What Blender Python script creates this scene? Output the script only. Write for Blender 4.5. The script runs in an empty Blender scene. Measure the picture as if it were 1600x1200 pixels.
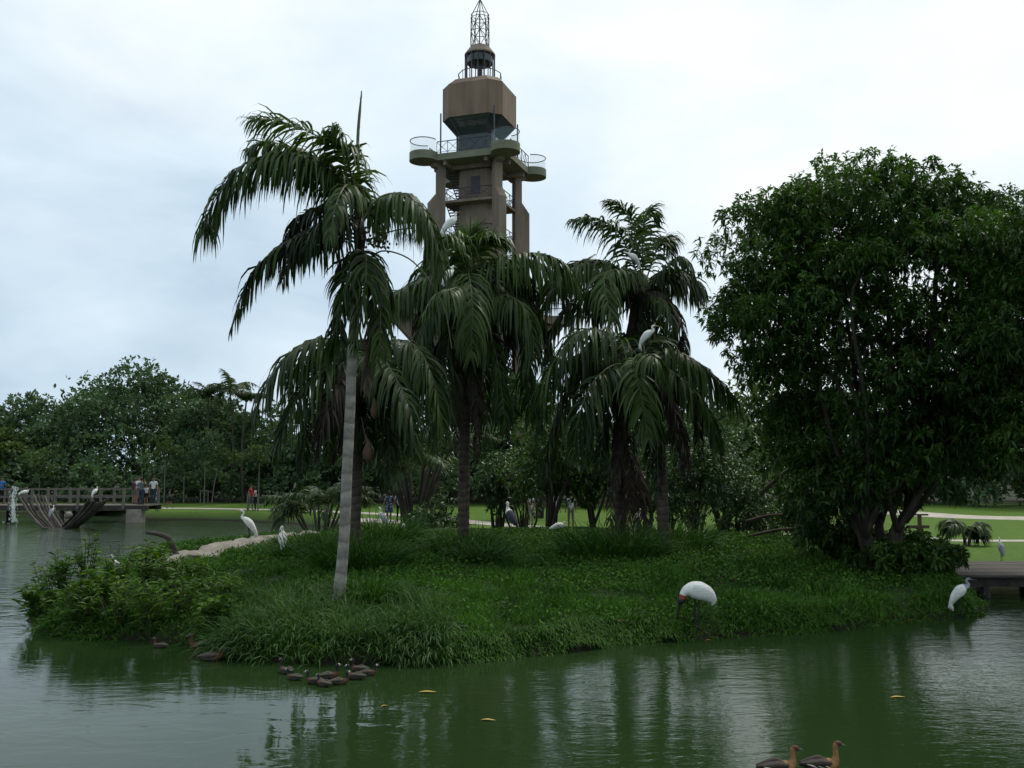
import bpy, math, random
import numpy as np
from mathutils import Vector

# ------------------------------------------------------------------ camera, sky, sun, exposure
scene = bpy.context.scene
COL = scene.collection
CAMZ, PITCH, F = 3.5, math.radians(5.0), 1504.0
cam_data = bpy.data.cameras.new('camera')
cam_data.sensor_width = 36.0
cam_data.lens = 36.0 * F / 1600.0
cam_data.clip_start, cam_data.clip_end = 0.1, 3000.0
cam = bpy.data.objects.new('camera', cam_data)
cam.location = (0, 0, CAMZ)
cam.rotation_euler = (math.radians(90) + PITCH, 0, 0)
COL.objects.link(cam)
scene.camera = cam

SUN_EL, SUN_AZ = math.radians(56), math.radians(38)      # azimuth from +Y (into the picture) towards +X
SUN_DIR = Vector((math.cos(SUN_EL) * math.sin(SUN_AZ), math.cos(SUN_EL) * math.cos(SUN_AZ), math.sin(SUN_EL)))
world = bpy.data.worlds.new('World')
scene.world = world
world.use_nodes = True
wt = world.node_tree
wt.nodes.clear()
def wn(t, **kw):
    n = wt.nodes.new(t)
    for k, v in kw.items():
        setattr(n, k, v)
    return n
w_out = wn('ShaderNodeOutputWorld')
w_bg = wn('ShaderNodeBackground'); w_bg.inputs['Strength'].default_value = 0.1
w_sky = wn('ShaderNodeTexSky', sky_type='NISHITA', sun_disc=False)
w_sky.sun_elevation, w_sky.sun_rotation = SUN_EL, SUN_AZ
w_sky.air_density, w_sky.dust_density = 1.0, 2.0
w_tc = wn('ShaderNodeTexCoord')
w_map = wn('ShaderNodeMapping'); w_map.inputs['Scale'].default_value = (1.0, 1.0, 2.1)
w_map.inputs['Location'].default_value = (2.3, 0.4, 1.1)
wt.links.new(w_tc.outputs['Generated'], w_map.inputs['Vector'])
w_n1 = wn('ShaderNodeTexNoise'); w_n1.inputs['Scale'].default_value = 2.6; w_n1.inputs['Detail'].default_value = 7.0; w_n1.inputs['Roughness'].default_value = 0.52
w_n1.inputs['Distortion'].default_value = 0.4
w_n2 = wn('ShaderNodeTexNoise'); w_n2.inputs['Scale'].default_value = 4.6; w_n2.inputs['Detail'].default_value = 6.0
wt.links.new(w_map.outputs['Vector'], w_n1.inputs['Vector'])
wt.links.new(w_map.outputs['Vector'], w_n2.inputs['Vector'])
# brightness of the cloud sheet rises towards the hidden sun
w_dot = wn('ShaderNodeVectorMath', operation='DOT_PRODUCT'); w_dot.inputs[1].default_value = SUN_DIR
wt.links.new(w_tc.outputs['Generated'], w_dot.inputs[0])
w_glow = wn('ShaderNodeMapRange'); w_glow.inputs['From Min'].default_value = 0.15; w_glow.inputs['From Max'].default_value = 1.0
w_glow.inputs['To Min'].default_value = -0.17; w_glow.inputs['To Max'].default_value = 0.30
wt.links.new(w_dot.outputs['Value'], w_glow.inputs['Value'])
w_add = wn('ShaderNodeMath', operation='ADD')
wt.links.new(w_n1.outputs['Fac'], w_add.inputs[0]); wt.links.new(w_glow.outputs['Result'], w_add.inputs[1])
w_ramp = wn('ShaderNodeValToRGB')
e = w_ramp.color_ramp.elements
e[0].position, e[0].color = 0.28, (0.47, 0.61, 0.74, 1)
e[1].position, e[1].color = 0.76, (0.93, 0.985, 1.0, 1)
m = w_ramp.color_ramp.elements.new(0.50); m.color = (0.69, 0.82, 0.92, 1)
wt.links.new(w_add.outputs[0], w_ramp.inputs['Fac'])
w_mul = wn('ShaderNodeVectorMath', operation='SCALE'); w_mul.inputs['Scale'].default_value = 10.0
wt.links.new(w_ramp.outputs['Color'], w_mul.inputs[0])
w_cov = wn('ShaderNodeMapRange'); w_cov.inputs['From Min'].default_value = 0.25; w_cov.inputs['From Max'].default_value = 0.5
w_cov.inputs['To Min'].default_value = 0.8; w_cov.inputs['To Max'].default_value = 1.0
wt.links.new(w_n2.outputs['Fac'], w_cov.inputs['Value'])
w_mix = wn('ShaderNodeMix', data_type='RGBA')
wt.links.new(w_cov.outputs['Result'], w_mix.inputs['Factor'])
wt.links.new(w_sky.outputs['Color'], w_mix.inputs['A'])
wt.links.new(w_mul.outputs['Vector'], w_mix.inputs['B'])
wt.links.new(w_mix.outputs['Result'], w_bg.inputs['Color'])
wt.links.new(w_bg.outputs['Background'], w_out.inputs['Surface'])

sun_data = bpy.data.lights.new('sun', 'SUN')
sun_data.energy, sun_data.angle, sun_data.color = 1.5, math.radians(14), (1.0, 0.95, 0.87)
sun = bpy.data.objects.new('sun', sun_data)
sun.rotation_euler = SUN_DIR.to_track_quat('Z', 'Y').to_euler()
sun.location = SUN_DIR * 200
COL.objects.link(sun)
vs = scene.view_settings
vs.view_transform, vs.look, vs.exposure, vs.gamma = 'Standard', 'None', 0.1, 1.0
vs.use_curve_mapping = False
scene.cycles.max_bounces = 6
scene.cycles.transparent_max_bounces = 8
scene.cycles.use_denoising = True

# ------------------------------------------------------------------ pixel <-> world helpers (photograph measured at 1600 x 1200)
CP, SP = math.cos(PITCH), math.sin(PITCH)
def ray(px, py):
    u, v = (px - 800.0), (600.0 - py)
    return np.array([u, F * CP - v * SP, F * SP + v * CP])
def at(px, py, Y):
    r = ray(px, py); t = Y / r[1]
    return np.array([r[0] * t, Y, CAMZ + r[2] * t])
def on_z(px, py, z):
    r = ray(px, py); t = (z - CAMZ) / r[2]
    return np.array([r[0] * t, r[1] * t, z])

# ------------------------------------------------------------------ materials
def new_mat(name):
    m = bpy.data.materials.new(name); m.use_nodes = True
    nt = m.node_tree; nt.nodes.clear()
    o = nt.nodes.new('ShaderNodeOutputMaterial')
    return m, nt, o
def N(nt, t, ins=None, **kw):
    n = nt.nodes.new(t)
    for k, v in kw.items(): setattr(n, k, v)
    for k, v in (ins or {}).items(): n.inputs[k].default_value = v
    return n
def c4(c): return (c[0], c[1], c[2], 1.0)
def pmat(name, c1, c2=None, scale=4.0, rough=0.8, bump=0.15, spec=0.3, metal=0.0, stretch=(1, 1, 1), detail=6.0, bscale=None):
    m, nt, o = new_mat(name)
    L = nt.links.new
    p = N(nt, 'ShaderNodeBsdfPrincipled', {'Roughness': rough, 'Specular IOR Level': spec, 'Metallic': metal})
    tc = N(nt, 'ShaderNodeTexCoord'); mp = N(nt, 'ShaderNodeMapping', {'Scale': stretch})
    L(tc.outputs['Object'], mp.inputs['Vector'])
    no = N(nt, 'ShaderNodeTexNoise', {'Scale': scale, 'Detail': detail, 'Roughness': 0.6})
    L(mp.outputs['Vector'], no.inputs['Vector'])
    rp = N(nt, 'ShaderNodeMapRange', {'From Min': 0.32, 'From Max': 0.68})
    L(no.outputs['Fac'], rp.inputs['Value'])
    mx = N(nt, 'ShaderNodeMix', data_type='RGBA')
    mx.inputs['A'].default_value = c4(c1); mx.inputs['B'].default_value = c4(c2 or c1)
    L(rp.outputs['Result'], mx.inputs['Factor']); L(mx.outputs['Result'], p.inputs['Base Color'])
    if bump:
        nb = N(nt, 'ShaderNodeTexNoise', {'Scale': bscale or scale * 4, 'Detail': 5.0})
        L(mp.outputs['Vector'], nb.inputs['Vector'])
        b = N(nt, 'ShaderNodeBump', {'Strength': bump, 'Distance': 0.03})
        L(nb.outputs['Fac'], b.inputs['Height']); L(b.outputs['Normal'], p.inputs['Normal'])
    L(p.outputs['BSDF'], o.inputs['Surface'])
    return m
def leafmat(name, dark, light, rough=0.45, transl=0.25, spec=0.4, tcol=None):
    """leaf: colour varies leaf by leaf through the 'tint' attribute"""
    m, nt, o = new_mat(name)
    L = nt.links.new
    a = N(nt, 'ShaderNodeAttribute', attribute_name='tint')
    mx = N(nt, 'ShaderNodeMix', data_type='RGBA')
    mx.inputs['A'].default_value = c4(dark); mx.inputs['B'].default_value = c4(light)
    L(a.outputs['Fac'], mx.inputs['Factor'])
    p = N(nt, 'ShaderNodeBsdfPrincipled', {'Roughness': rough, 'Specular IOR Level': spec})
    L(mx.outputs['Result'], p.inputs['Base Color'])
    t = N(nt, 'ShaderNodeBsdfTranslucent')
    tm = N(nt, 'ShaderNodeMix', data_type='RGBA', blend_type='MULTIPLY'); tm.inputs['Factor'].default_value = 1.0
    tm.inputs['B'].default_value = c4(tcol or (1.3, 1.5, 0.5))
    L(mx.outputs['Result'], tm.inputs['A']); L(tm.outputs['Result'], t.inputs['Color'])
    ms = N(nt, 'ShaderNodeMixShader', {'Fac': transl})
    L(p.outputs['BSDF'], ms.inputs[1]); L(t.outputs['BSDF'], ms.inputs[2])
    L(ms.outputs['Shader'], o.inputs['Surface'])
    return m
def flat(name, c, rough=0.7, spec=0.3, metal=0.0):
    return pmat(name, c, tuple(x * 0.8 for x in c), scale=9, rough=rough, bump=0.0, spec=spec, metal=metal)

# ------------------------------------------------------------------ object helpers
def tag(o, label=None, cat=None, group=None, kind=None):
    if label: o['label'] = label
    if cat: o['category'] = cat
    if group: o['group'] = group
    if kind: o['kind'] = kind
    return o
def thing(name, label, cat, loc=(0, 0, 0), rz=0.0, group=None):
    o = bpy.data.objects.new(name, None)
    o.empty_display_size = 0.2
    o.location = tuple(float(v) for v in loc); o.rotation_euler = (0, 0, rz)
    COL.objects.link(o)
    return tag(o, label, cat, group)
def link(name, me, parent=None):
    o = bpy.data.objects.new(name, me)
    COL.objects.link(o)
    if parent is not None: o.parent = parent
    return o
def origin_of(parent):
    """world position of the thing a part belongs to (parts sit at their thing's origin)"""
    while parent is not None and parent.parent is not None: parent = parent.parent
    return np.array(parent.location) if parent is not None else np.zeros(3)
def copy_tree(o, parent=None):
    c = o.copy(); COL.objects.link(c); c.parent = parent
    for ch in list(o.children): copy_tree(ch, c)
    return c

class Geo:
    """collects vertices and faces of ONE part"""
    def __init__(s): s.v, s.f, s.m, s.n, s.t = [], [], [], 0, []
    def add(s, verts, faces, mi=0, tint=0.5):
        verts = np.asarray(verts, float).reshape(-1, 3)
        s.v.append(verts); s.t.append(np.full(len(verts), tint) if np.isscalar(tint) else np.asarray(tint, float))
        for f in faces: s.f.append(tuple(int(i) + s.n for i in f))
        s.m += [mi] * len(faces) if np.isscalar(mi) else list(mi)
        s.n += len(verts)
        return s
    def box(s, c, size, rz=0.0, mi=0):
        x, y, z = [d / 2.0 for d in size]
        v = np.array([(-x,-y,-z),(x,-y,-z),(x,y,-z),(-x,y,-z),(-x,-y,z),(x,-y,z),(x,y,z),(-x,y,z)])
        cr, sr = math.cos(rz), math.sin(rz)
        v = np.stack([v[:,0]*cr - v[:,1]*sr, v[:,0]*sr + v[:,1]*cr, v[:,2]], 1) + np.asarray(c, float)
        return s.add(v, [(0,3,2,1),(4,5,6,7),(0,1,5,4),(1,2,6,5),(2,3,7,6),(3,0,4,7)], mi)
    def tube(s, pts, rad, segs=8, mi=0, side=None, caps=True, jitter=0.0, rng=None):
        """lofted tube; rad: scalar / list / list of (a, b) half-axes along side and normal; mi may be a list per section"""
        P = np.asarray(pts, float); n = len(P)
        if np.isscalar(rad): rad = [rad] * n
        R = np.array([(r, r) if np.isscalar(r) else r for r in rad], float)
        T = np.gradient(P, axis=0); T /= np.linalg.norm(T, axis=1)[:, None] + 1e-9
        if side is None:
            S = np.zeros_like(P); ref = np.array([1., 0, 0]) if abs(T[0][0]) < 0.8 else np.array([0, 1., 0])
            s0 = np.cross(T[0], ref); s0 /= np.linalg.norm(s0)
            for i in range(n):
                s0 = s0 - T[i] * np.dot(s0, T[i]); s0 /= np.linalg.norm(s0) + 1e-9; S[i] = s0
        else:
            S = np.tile(np.asarray(side, float), (n, 1)); S -= T * np.sum(S * T, 1)[:, None]
            S /= np.linalg.norm(S, axis=1)[:, None] + 1e-9
        B = np.cross(T, S)
        a = np.linspace(0, 2 * math.pi, segs, endpoint=False)
        ca, sa = np.cos(a), np.sin(a)
        jr = 1.0 if not jitter else (1 + jitter * (rng.random((n, segs, 1)) - .5))
        V = P[:, None, :] + (S[:, None, :] * (R[:, 0, None] * ca)[:, :, None] + B[:, None, :] * (R[:, 1, None] * sa)[:, :, None]) * jr
        faces, mis = [], []
        for i in range(n - 1):
            for k in range(segs):
                k2 = (k + 1) % segs
                faces.append((i*segs+k, i*segs+k2, (i+1)*segs+k2, (i+1)*segs+k)); mis.append(mi if np.isscalar(mi) else mi[i])
        if caps:
            faces.append(tuple(range(segs))[::-1]); mis.append(mi if np.isscalar(mi) else mi[0])
            faces.append(tuple((n-1)*segs + k for k in range(segs))); mis.append(mi if np.isscalar(mi) else mi[-1])
        return s.add(V.reshape(-1, 3), faces, mis)
    def prism(s, poly, z0, z1, mi=0, poly2=None):
        n = len(poly); p2 = poly2 if poly2 is not None else poly
        v = [(x, y, z0) for x, y in poly] + [(x, y, z1) for x, y in p2]
        f = [(i, (i+1) % n, n + (i+1) % n, n + i) for i in range(n)] + [tuple(range(n))[::-1], tuple(range(n, 2*n))]
        return s.add(v, f, mi)
    def build(s, name, mats, parent=None, smooth=False, local=False):
        me = bpy.data.meshes.new(name)
        V = np.concatenate(s.v) if s.v else np.zeros((0, 3))
        if not local: V = V - origin_of(parent)
        me.from_pydata(V.tolist(), [], s.f)
        for m in (mats if isinstance(mats, (list, tuple)) else [mats]): me.materials.append(m)
        me.polygons.foreach_set('material_index', s.m)
        if smooth: me.polygons.foreach_set('use_smooth', [True] * len(me.polygons))
        at_ = me.attributes.new('tint', 'FLOAT', 'POINT'); at_.data.foreach_set('value', np.concatenate(s.t))
        me.update()
        return link(name, me, parent)

class Quads:
    """fast collector for many quads (leaves, blades); tint per vertex"""
    def __init__(s): s.v, s.q, s.t, s.n = [], [], [], 0
    def add(s, V, Q, T):
        s.v.append(V.reshape(-1, 3)); s.q.append(Q.reshape(-1, 4) + s.n); s.t.append(T.reshape(-1)); s.n += len(s.v[-1])
    def build(s, name, mat, parent=None, kind=None):
        V = np.concatenate(s.v) - origin_of(parent); Q = np.concatenate(s.q); T = np.concatenate(s.t)
        me = bpy.data.meshes.new(name)
        me.vertices.add(len(V)); me.vertices.foreach_set('co', V.astype(np.float32).ravel())
        me.loops.add(len(Q) * 4); me.loops.foreach_set('vertex_index', Q.astype(np.int32).ravel())
        me.polygons.add(len(Q)); me.polygons.foreach_set('loop_start', np.arange(0, len(Q) * 4, 4, dtype=np.int32))
        me.update(calc_edges=True)
        at_ = me.attributes.new('tint', 'FLOAT', 'POINT'); at_.data.foreach_set('value', T.astype(np.float32))
        me.materials.append(mat)
        o = link(name, me, parent)
        if kind: o['kind'] = kind
        return o
def unit(a): return a / (np.linalg.norm(a, axis=-1, keepdims=True) + 1e-9)
def leaves(q, P, D, length, width, tint, rng, droop=0.25, fold=0.18):
    """folded two-quad leaves: base P, direction D"""
    n = len(P); D = unit(D)
    r = rng.normal(size=(n, 3)); r[:, 2] *= 0.5
    W = unit(np.cross(D, np.array([0, 0, 1.]) + 0.55 * r)); Nn = np.cross(W, D)
    length = np.broadcast_to(length, (n,))[:, None]; width = np.broadcast_to(width, (n,))[:, None]
    dz = np.zeros((n, 3)); dz[:, 2] = -1
    M = P + D * length * .5 + dz * length * droop * .2 - Nn * width * fold
    Tp = P + D * length + dz * length * droop
    Lf = P + D * length * .45 + W * width * .5 + Nn * width * .1 + dz * length * droop * .2
    Rt = P + D * length * .45 - W * width * .5 + Nn * width * .1 + dz * length * droop * .2
    V = np.stack([P, Lf, Tp, M, Rt], 1)
    b = (np.arange(n) * 5)[:, None]
    Q = np.stack([b + np.array([0, 1, 2, 3]), b + np.array([0, 3, 2, 4])], 1)
    q.add(V, Q, np.repeat(np.broadcast_to(tint, (n,)), 5))
def simple_leaves(q, P, D, length, width, tint, rng):
    n = len(P); D = unit(D); W = unit(np.cross(D, rng.normal(size=(n, 3)) + np.array([0, 0, .8])))
    length = np.broadcast_to(length, (n,))[:, None]; width = np.broadcast_to(width, (n,))[:, None]
    V = np.stack([P, P + D*length*.5 + W*width*.5, P + D*length, P + D*length*.5 - W*width*.5], 1)
    q.add(V, (np.arange(n)*4)[:, None] + np.arange(4), np.repeat(np.broadcast_to(tint, (n,)), 4))
def blades(q, P, D, length, width, tint, rng, bend=0.6, k=3):
    """grass blades / leaflets: strips that bend over under their weight"""
    n = len(P); D = unit(D)
    length = np.broadcast_to(length, (n,)); width = np.broadcast_to(width, (n,)); bend = np.broadcast_to(bend, (n,))
    W = unit(np.cross(D, np.array([0, 0, 1.]) + 0.35 * rng.normal(size=(n, 3))))
    pts = [P]; cur = D.copy(); p = P
    for i in range(k):
        p = p + cur * (length / k)[:, None]
        pts.append(p)
        cur = unit(cur + np.array([0, 0, -1.]) * (bend * (i + 1) / k)[:, None])
    ws = np.interp(np.linspace(0, 1, k + 1), [0, .35, .75, 1], [.6, 1, .65, .06])
    V = np.stack([np.stack([pts[i] + W * (width * ws[i] * .5)[:, None], pts[i] - W * (width * ws[i] * .5)[:, None]], 1) for i in range(k + 1)], 1)
    b = (np.arange(n) * (2 * (k + 1)))[:, None, None]
    idx = np.array([[2*i, 2*i+1, 2*i+3, 2*i+2] for i in range(k)])[None]
    q.add(V, b + idx, np.repeat(np.broadcast_to(tint, (n,)), 2 * (k + 1)))
def spline(pts, n=30):
    P = np.asarray(pts, float)
    if len(P) == 2: return P[0] + (P[1] - P[0]) * np.linspace(0, 1, n)[:, None]
    E = np.vstack([2*P[0] - P[1], P, 2*P[-1] - P[-2]])
    out = []
    u = np.linspace(0, len(P) - 1 - 1e-6, n)
    for t in u:
        i = int(t); w = t - i
        a, b, c, d = E[i], E[i+1], E[i+2], E[i+3]
        out.append(0.5 * (2*b + (c - a)*w + (2*a - 5*b + 4*c - d)*w*w + (3*b - a - 3*c + d)*w**3))
    return np.array(out)

# ------------------------------------------------------------------ material library
M = {}
M['palm_leaf'] = leafmat('palm_leaf', (0.012, 0.024, 0.006), (0.066, 0.112, 0.022), rough=0.46, transl=0.26, spec=0.26)
M['dead_leaf'] = leafmat('dead_palm_leaf', (0.026, 0.019, 0.013), (0.105, 0.074, 0.048), rough=0.8, transl=0.12, tcol=(1.3, 1.0, .6))
M['tree_leaf'] = leafmat('tree_leaf', (0.014, 0.038, 0.008), (0.080, 0.150, 0.026), rough=0.45, transl=0.28, spec=0.26)
M['far_leaf'] = leafmat('far_leaf', (0.034, 0.066, 0.030), (0.115, 0.180, 0.076), rough=0.6, transl=0.2, spec=.25)
M['bright_leaf'] = leafmat('bright_leaf', (0.03, 0.06, 0.014), (0.10, 0.15, 0.03), rough=0.5, transl=0.3)
M['shrub_leaf'] = leafmat('shrub_leaf', (0.020, 0.050, 0.012), (0.085, 0.155, 0.038), rough=0.42, transl=0.15, spec=0.4)
M['cover_leaf'] = leafmat('ground_cover_leaf', (0.020, 0.058, 0.007), (0.080, 0.180, 0.020), rough=0.65, transl=0.2, spec=0.18)
M['grass'] = leafmat('grass_blade', (0.018, 0.056, 0.006), (0.085, 0.195, 0.020), rough=0.6, transl=0.25, spec=.2)
M['sedge'] = leafmat('sedge_blade', (0.020, 0.055, 0.010), (0.095, 0.180, 0.045), rough=0.55, transl=0.22, spec=.2)
M['water_plant'] = leafmat('water_plant_leaf', (0.022, 0.056, 0.008), (0.120, 0.220, 0.026), rough=0.5, transl=0.28, spec=.2)
M['bark'] = pmat('dark_bark', (0.035, 0.028, 0.020), (0.075, 0.062, 0.048), scale=5, rough=0.9, bump=0.6, stretch=(1, 1, 0.25))
M['stem'] = pmat('green_stem', (0.05, 0.06, 0.025), (0.09, 0.085, 0.045), scale=6, rough=0.6)
M['rachis'] = pmat('frond_stalk', (0.06, 0.065, 0.03), (0.12, 0.115, 0.06), scale=6, rough=0.5)
M['fibre'] = pmat('palm_fibre', (0.030, 0.020, 0.014), (0.085, 0.052, 0.034), scale=8, rough=0.95, bump=0.7, stretch=(2, 2, 0.3))
M['spathe'] = pmat('dry_spathe', (0.11, 0.066, 0.038), (0.17, 0.105, 0.062), scale=5, rough=0.7, stretch=(3, 3, .5))
M['wood'] = pmat('weathered_wood', (0.10, 0.085, 0.068), (0.19, 0.165, 0.135), scale=3, rough=0.85, bump=0.4, stretch=(1, 6, 6))
M['dark_wood'] = pmat('wet_dark_wood', (0.026, 0.022, 0.019), (0.075, 0.062, 0.052), scale=4, rough=0.75, bump=0.5)
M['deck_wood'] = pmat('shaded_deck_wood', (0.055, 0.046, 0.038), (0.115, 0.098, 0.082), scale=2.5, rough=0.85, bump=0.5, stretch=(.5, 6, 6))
M['brown_wood'] = pmat('brown_wood', (0.05, 0.034, 0.024), (0.11, 0.075, 0.05), scale=4, rough=0.8, bump=0.4)
M['concrete'] = pmat('tower_brown_concrete', (0.140, 0.106, 0.078), (0.255, 0.198, 0.148), scale=1.1, rough=0.85, bump=0.1, stretch=(1, 1, 0.22))
M['green_concrete'] = pmat('tower_mossy_concrete', (0.150, 0.150, 0.098), (0.215, 0.215, 0.145), scale=1.1, rough=0.85, bump=0.1)
M['rust_panel'] = pmat('tower_rust_panel', (0.145, 0.098, 0.064), (0.240, 0.166, 0.110), scale=1.0, rough=0.7, bump=0.08, stretch=(1, 1, 0.15))
M['steel'] = pmat('painted_steel', (0.045, 0.042, 0.05), (0.085, 0.078, 0.085), scale=5, rough=0.5, bump=0.0, metal=0.2)
M['stone'] = pmat('pale_stone_ledge', (0.17, 0.145, 0.115), (0.34, 0.30, 0.25), scale=1.6, rough=0.9, bump=0.5)
M['path'] = pmat('pale_path', (0.36, 0.315, 0.25), (0.52, 0.465, 0.385), scale=1.2, rough=0.95, bump=0.15)
M['white_board'] = pmat('white_board', (0.62, 0.64, 0.66), (0.76, 0.77, 0.78), scale=3, rough=0.5, bump=0.05)
M['egret'] = pmat('white_plumage', (0.70, 0.68, 0.61), (0.83, 0.81, 0.74), scale=9, rough=0.8, bump=0.35, stretch=(.6, 2, 2), bscale=22)
M['egret_wing'] = pmat('shaded_white_plumage', (0.54, 0.53, 0.48), (0.78, 0.76, 0.69), scale=14, rough=0.85, bump=0.6, stretch=(.4, 2, 3), bscale=30)
M['yellow_bill'] = flat('yellow_bill', (0.55, 0.30, 0.06), rough=0.45)
M['black_leg'] = flat('black_leg', (0.025, 0.025, 0.028), rough=0.6)
M['black_skin'] = flat('black_bare_skin', (0.018, 0.017, 0.022), rough=0.5)
M['red_collar'] = flat('red_neck_collar', (0.30, 0.055, 0.038), rough=0.6)
M['grey_plume'] = pmat('grey_plumage', (0.20, 0.21, 0.23), (0.34, 0.35, 0.37), scale=8, rough=0.8, bump=0.2)
M['dark_plume'] = pmat('dark_plumage', (0.022, 0.022, 0.034), (0.05, 0.048, 0.066), scale=8, rough=0.7, bump=0.2)
M['duck_back'] = pmat('dark_brown_plumage', (0.022, 0.016, 0.014), (0.07, 0.048, 0.036), scale=26, rough=0.7, bump=0.3, stretch=(1, 3, 3))
M['chestnut'] = pmat('chestnut_plumage', (0.075, 0.028, 0.016), (0.14, 0.052, 0.026), scale=14, rough=0.7, bump=0.2)
M['tawny'] = pmat('tawny_plumage', (0.20, 0.095, 0.035), (0.32, 0.165, 0.065), scale=12, rough=0.7, bump=0.2)
M['barred'] = pmat('barred_plumage', (0.035, 0.030, 0.022), (0.125, 0.105, 0.078), scale=30, rough=0.8, bump=0.3, stretch=(3, .6, .6))
M['cream'] = flat('cream_plumage', (0.55, 0.48, 0.36), rough=0.7)
M['bill_grey'] = flat('grey_bill', (0.12, 0.125, 0.14), rough=0.45)
M['yellow_leaf'] = flat('fallen_yellow_leaf', (0.50, 0.33, 0.07), rough=0.6)
M['orange_leaf'] = flat('fallen_orange_leaf', (0.45, 0.17, 0.05), rough=0.6)

def glassmat(name, c, alpha):
    m, nt, o = new_mat(name)
    p = N(nt, 'ShaderNodeBsdfPrincipled', {'Base Color': c4(c), 'Roughness': 0.06, 'Specular IOR Level': 0.6, 'Alpha': alpha})
    nt.links.new(p.outputs['BSDF'], o.inputs['Surface'])
    return m
M['rail_glass'] = glassmat('rail_glass', (0.35, 0.5, 0.48), 0.16)
M['cabin_glass'] = glassmat('dark_cabin_glass', (0.028, 0.042, 0.042), 0.93)
M['spray'] = glassmat('fountain_spray', (0.80, 0.84, 0.80), 0.38)

# ------------------------------------------------------------------ terrain
rng = np.random.default_rng(7)
front_px = [(44, 968), (60, 988), (130, 997), (220, 1000), (300, 1008), (345, 1022), (420, 1033), (520, 1036), (620, 1034), (735, 1032),
            (800, 1027), (860, 1020), (960, 1006), (1070, 999), (1200, 991), (1330, 980), (1450, 967), (1530, 960)]
ISLAND = [tuple(on_z(x, y, 0.0)[:2]) for x, y in front_px]
ISLAND += [(11.9, 24.3), (12.6, 27.0), (12.2, 30.5), (12.0, 34.0), (9.0, 40.0), (4.0, 43.0), (0.0, 42.3), (-2.5, 41.0), (-5.0, 40.6),
           (-7.5, 40.5), (-9.3, 38.4), (-11.0, 35.4), (-12.4, 32.6), (-12.6, 30.0), (-11.6, 26.5), (-11.3, 23.0)]
MAIN = [(-400, 82), (-60, 78), (-34, 74.5), (-28.5, 71), (-25.6, 67.0), (-23.9, 65.4), (-21, 65.6), (-17.5, 64), (-13, 60), (-9.5, 54.5), (-8.2, 50.5), (-5.5, 47.4), (-2.8, 46.2), (0.5, 45.5),
        (3, 42), (7, 37), (11, 31.5), (13, 30.2), (20, 29.8), (60, 29.5), (400, 29.5), (900, 200), (900, 900), (-900, 900), (-900, 82)]
def sdist(X, Y, poly):
    """signed distance to a polygon, positive inside"""
    P = np.array(poly); n = len(P)
    d = np.full(X.shape, 1e9); inside = np.zeros(X.shape, bool)
    for i in range(n):
        ax, ay = P[i]; bx, by = P[(i + 1) % n]
        ex, ey = bx - ax, by - ay
        t = np.clip(((X - ax) * ex + (Y - ay) * ey) / (ex * ex + ey * ey + 1e-12), 0, 1)
        d = np.minimum(d, np.hypot(X - ax - t * ex, Y - ay - t * ey))
        c = ((ay > Y) != (by > Y)) & (X < (bx - ax) * (Y - ay) / (by - ay + 1e-12) + ax)
        inside ^= c
    return np.where(inside, d, -d)
def bumpy(X, Y, s, seed):
    r = np.random.default_rng(seed); z = 0
    for k in range(7):
        a = r.uniform(0, 6.28); fq = s * r.uniform(.6, 2.2)
        z = z + np.sin((X * math.cos(a) + Y * math.sin(a)) * fq + r.uniform(0, 6.28))
    return z / 7.0
def height(X, Y):
    X, Y = np.asarray(X, float), np.asarray(Y, float)
    di = sdist(X, Y, ISLAND) + 0.2 * bumpy(X, Y, 2.6, 3) + 0.22 * bumpy(X, Y, 5.5, 4); dm = sdist(X, Y, MAIN) + 0.25 * bumpy(X, Y, 1.2, 5)
    crest = 0.25 + 0.044 * np.clip(Y - 18, 0, 15.5) + 0.09 * bumpy(X, Y, 1.1, 11)
    crest = crest * np.clip(1.15 - 0.02 * np.abs(X), .75, 1.1)
    zi = np.where(di > 0, np.minimum(0.05 + di * 0.8, crest), np.maximum(di * 0.8, -1.2))
    lawn = 0.5 + 0.07 * bumpy(X, Y, .35, 13) + 0.006 * np.clip(Y - 60, 0, 60)
    zm = np.where(dm > 0, np.minimum(0.06 + dm * 0.42, lawn), np.maximum(dm * 0.6, -1.2))
    return np.maximum(zi, zm)
def hz(x, y): return float(height(np.array([x]), np.array([y]))[0])
def gp(px, py, ymin=12.0, ymax=140.0):
    """point of the ground seen at a pixel"""
    r = ray(px, py); Ys = np.arange(ymin, ymax, 0.1); t = Ys / r[1]
    X, Z = r[0] * t, CAMZ + r[2] * t
    below = np.where(Z <= np.maximum(height(X, Ys), 0.0))[0]
    i = below[0] if len(below) else len(Ys) - 1
    return np.array([X[i], Ys[i], max(hz(X[i], Ys[i]), 0.0)])
def gxy(px, Y):
    """ground under a pixel column at depth Y"""
    x = (px - 800.0) * Y / (F * CP)
    return np.array([x, Y, hz(x, Y)])

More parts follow.
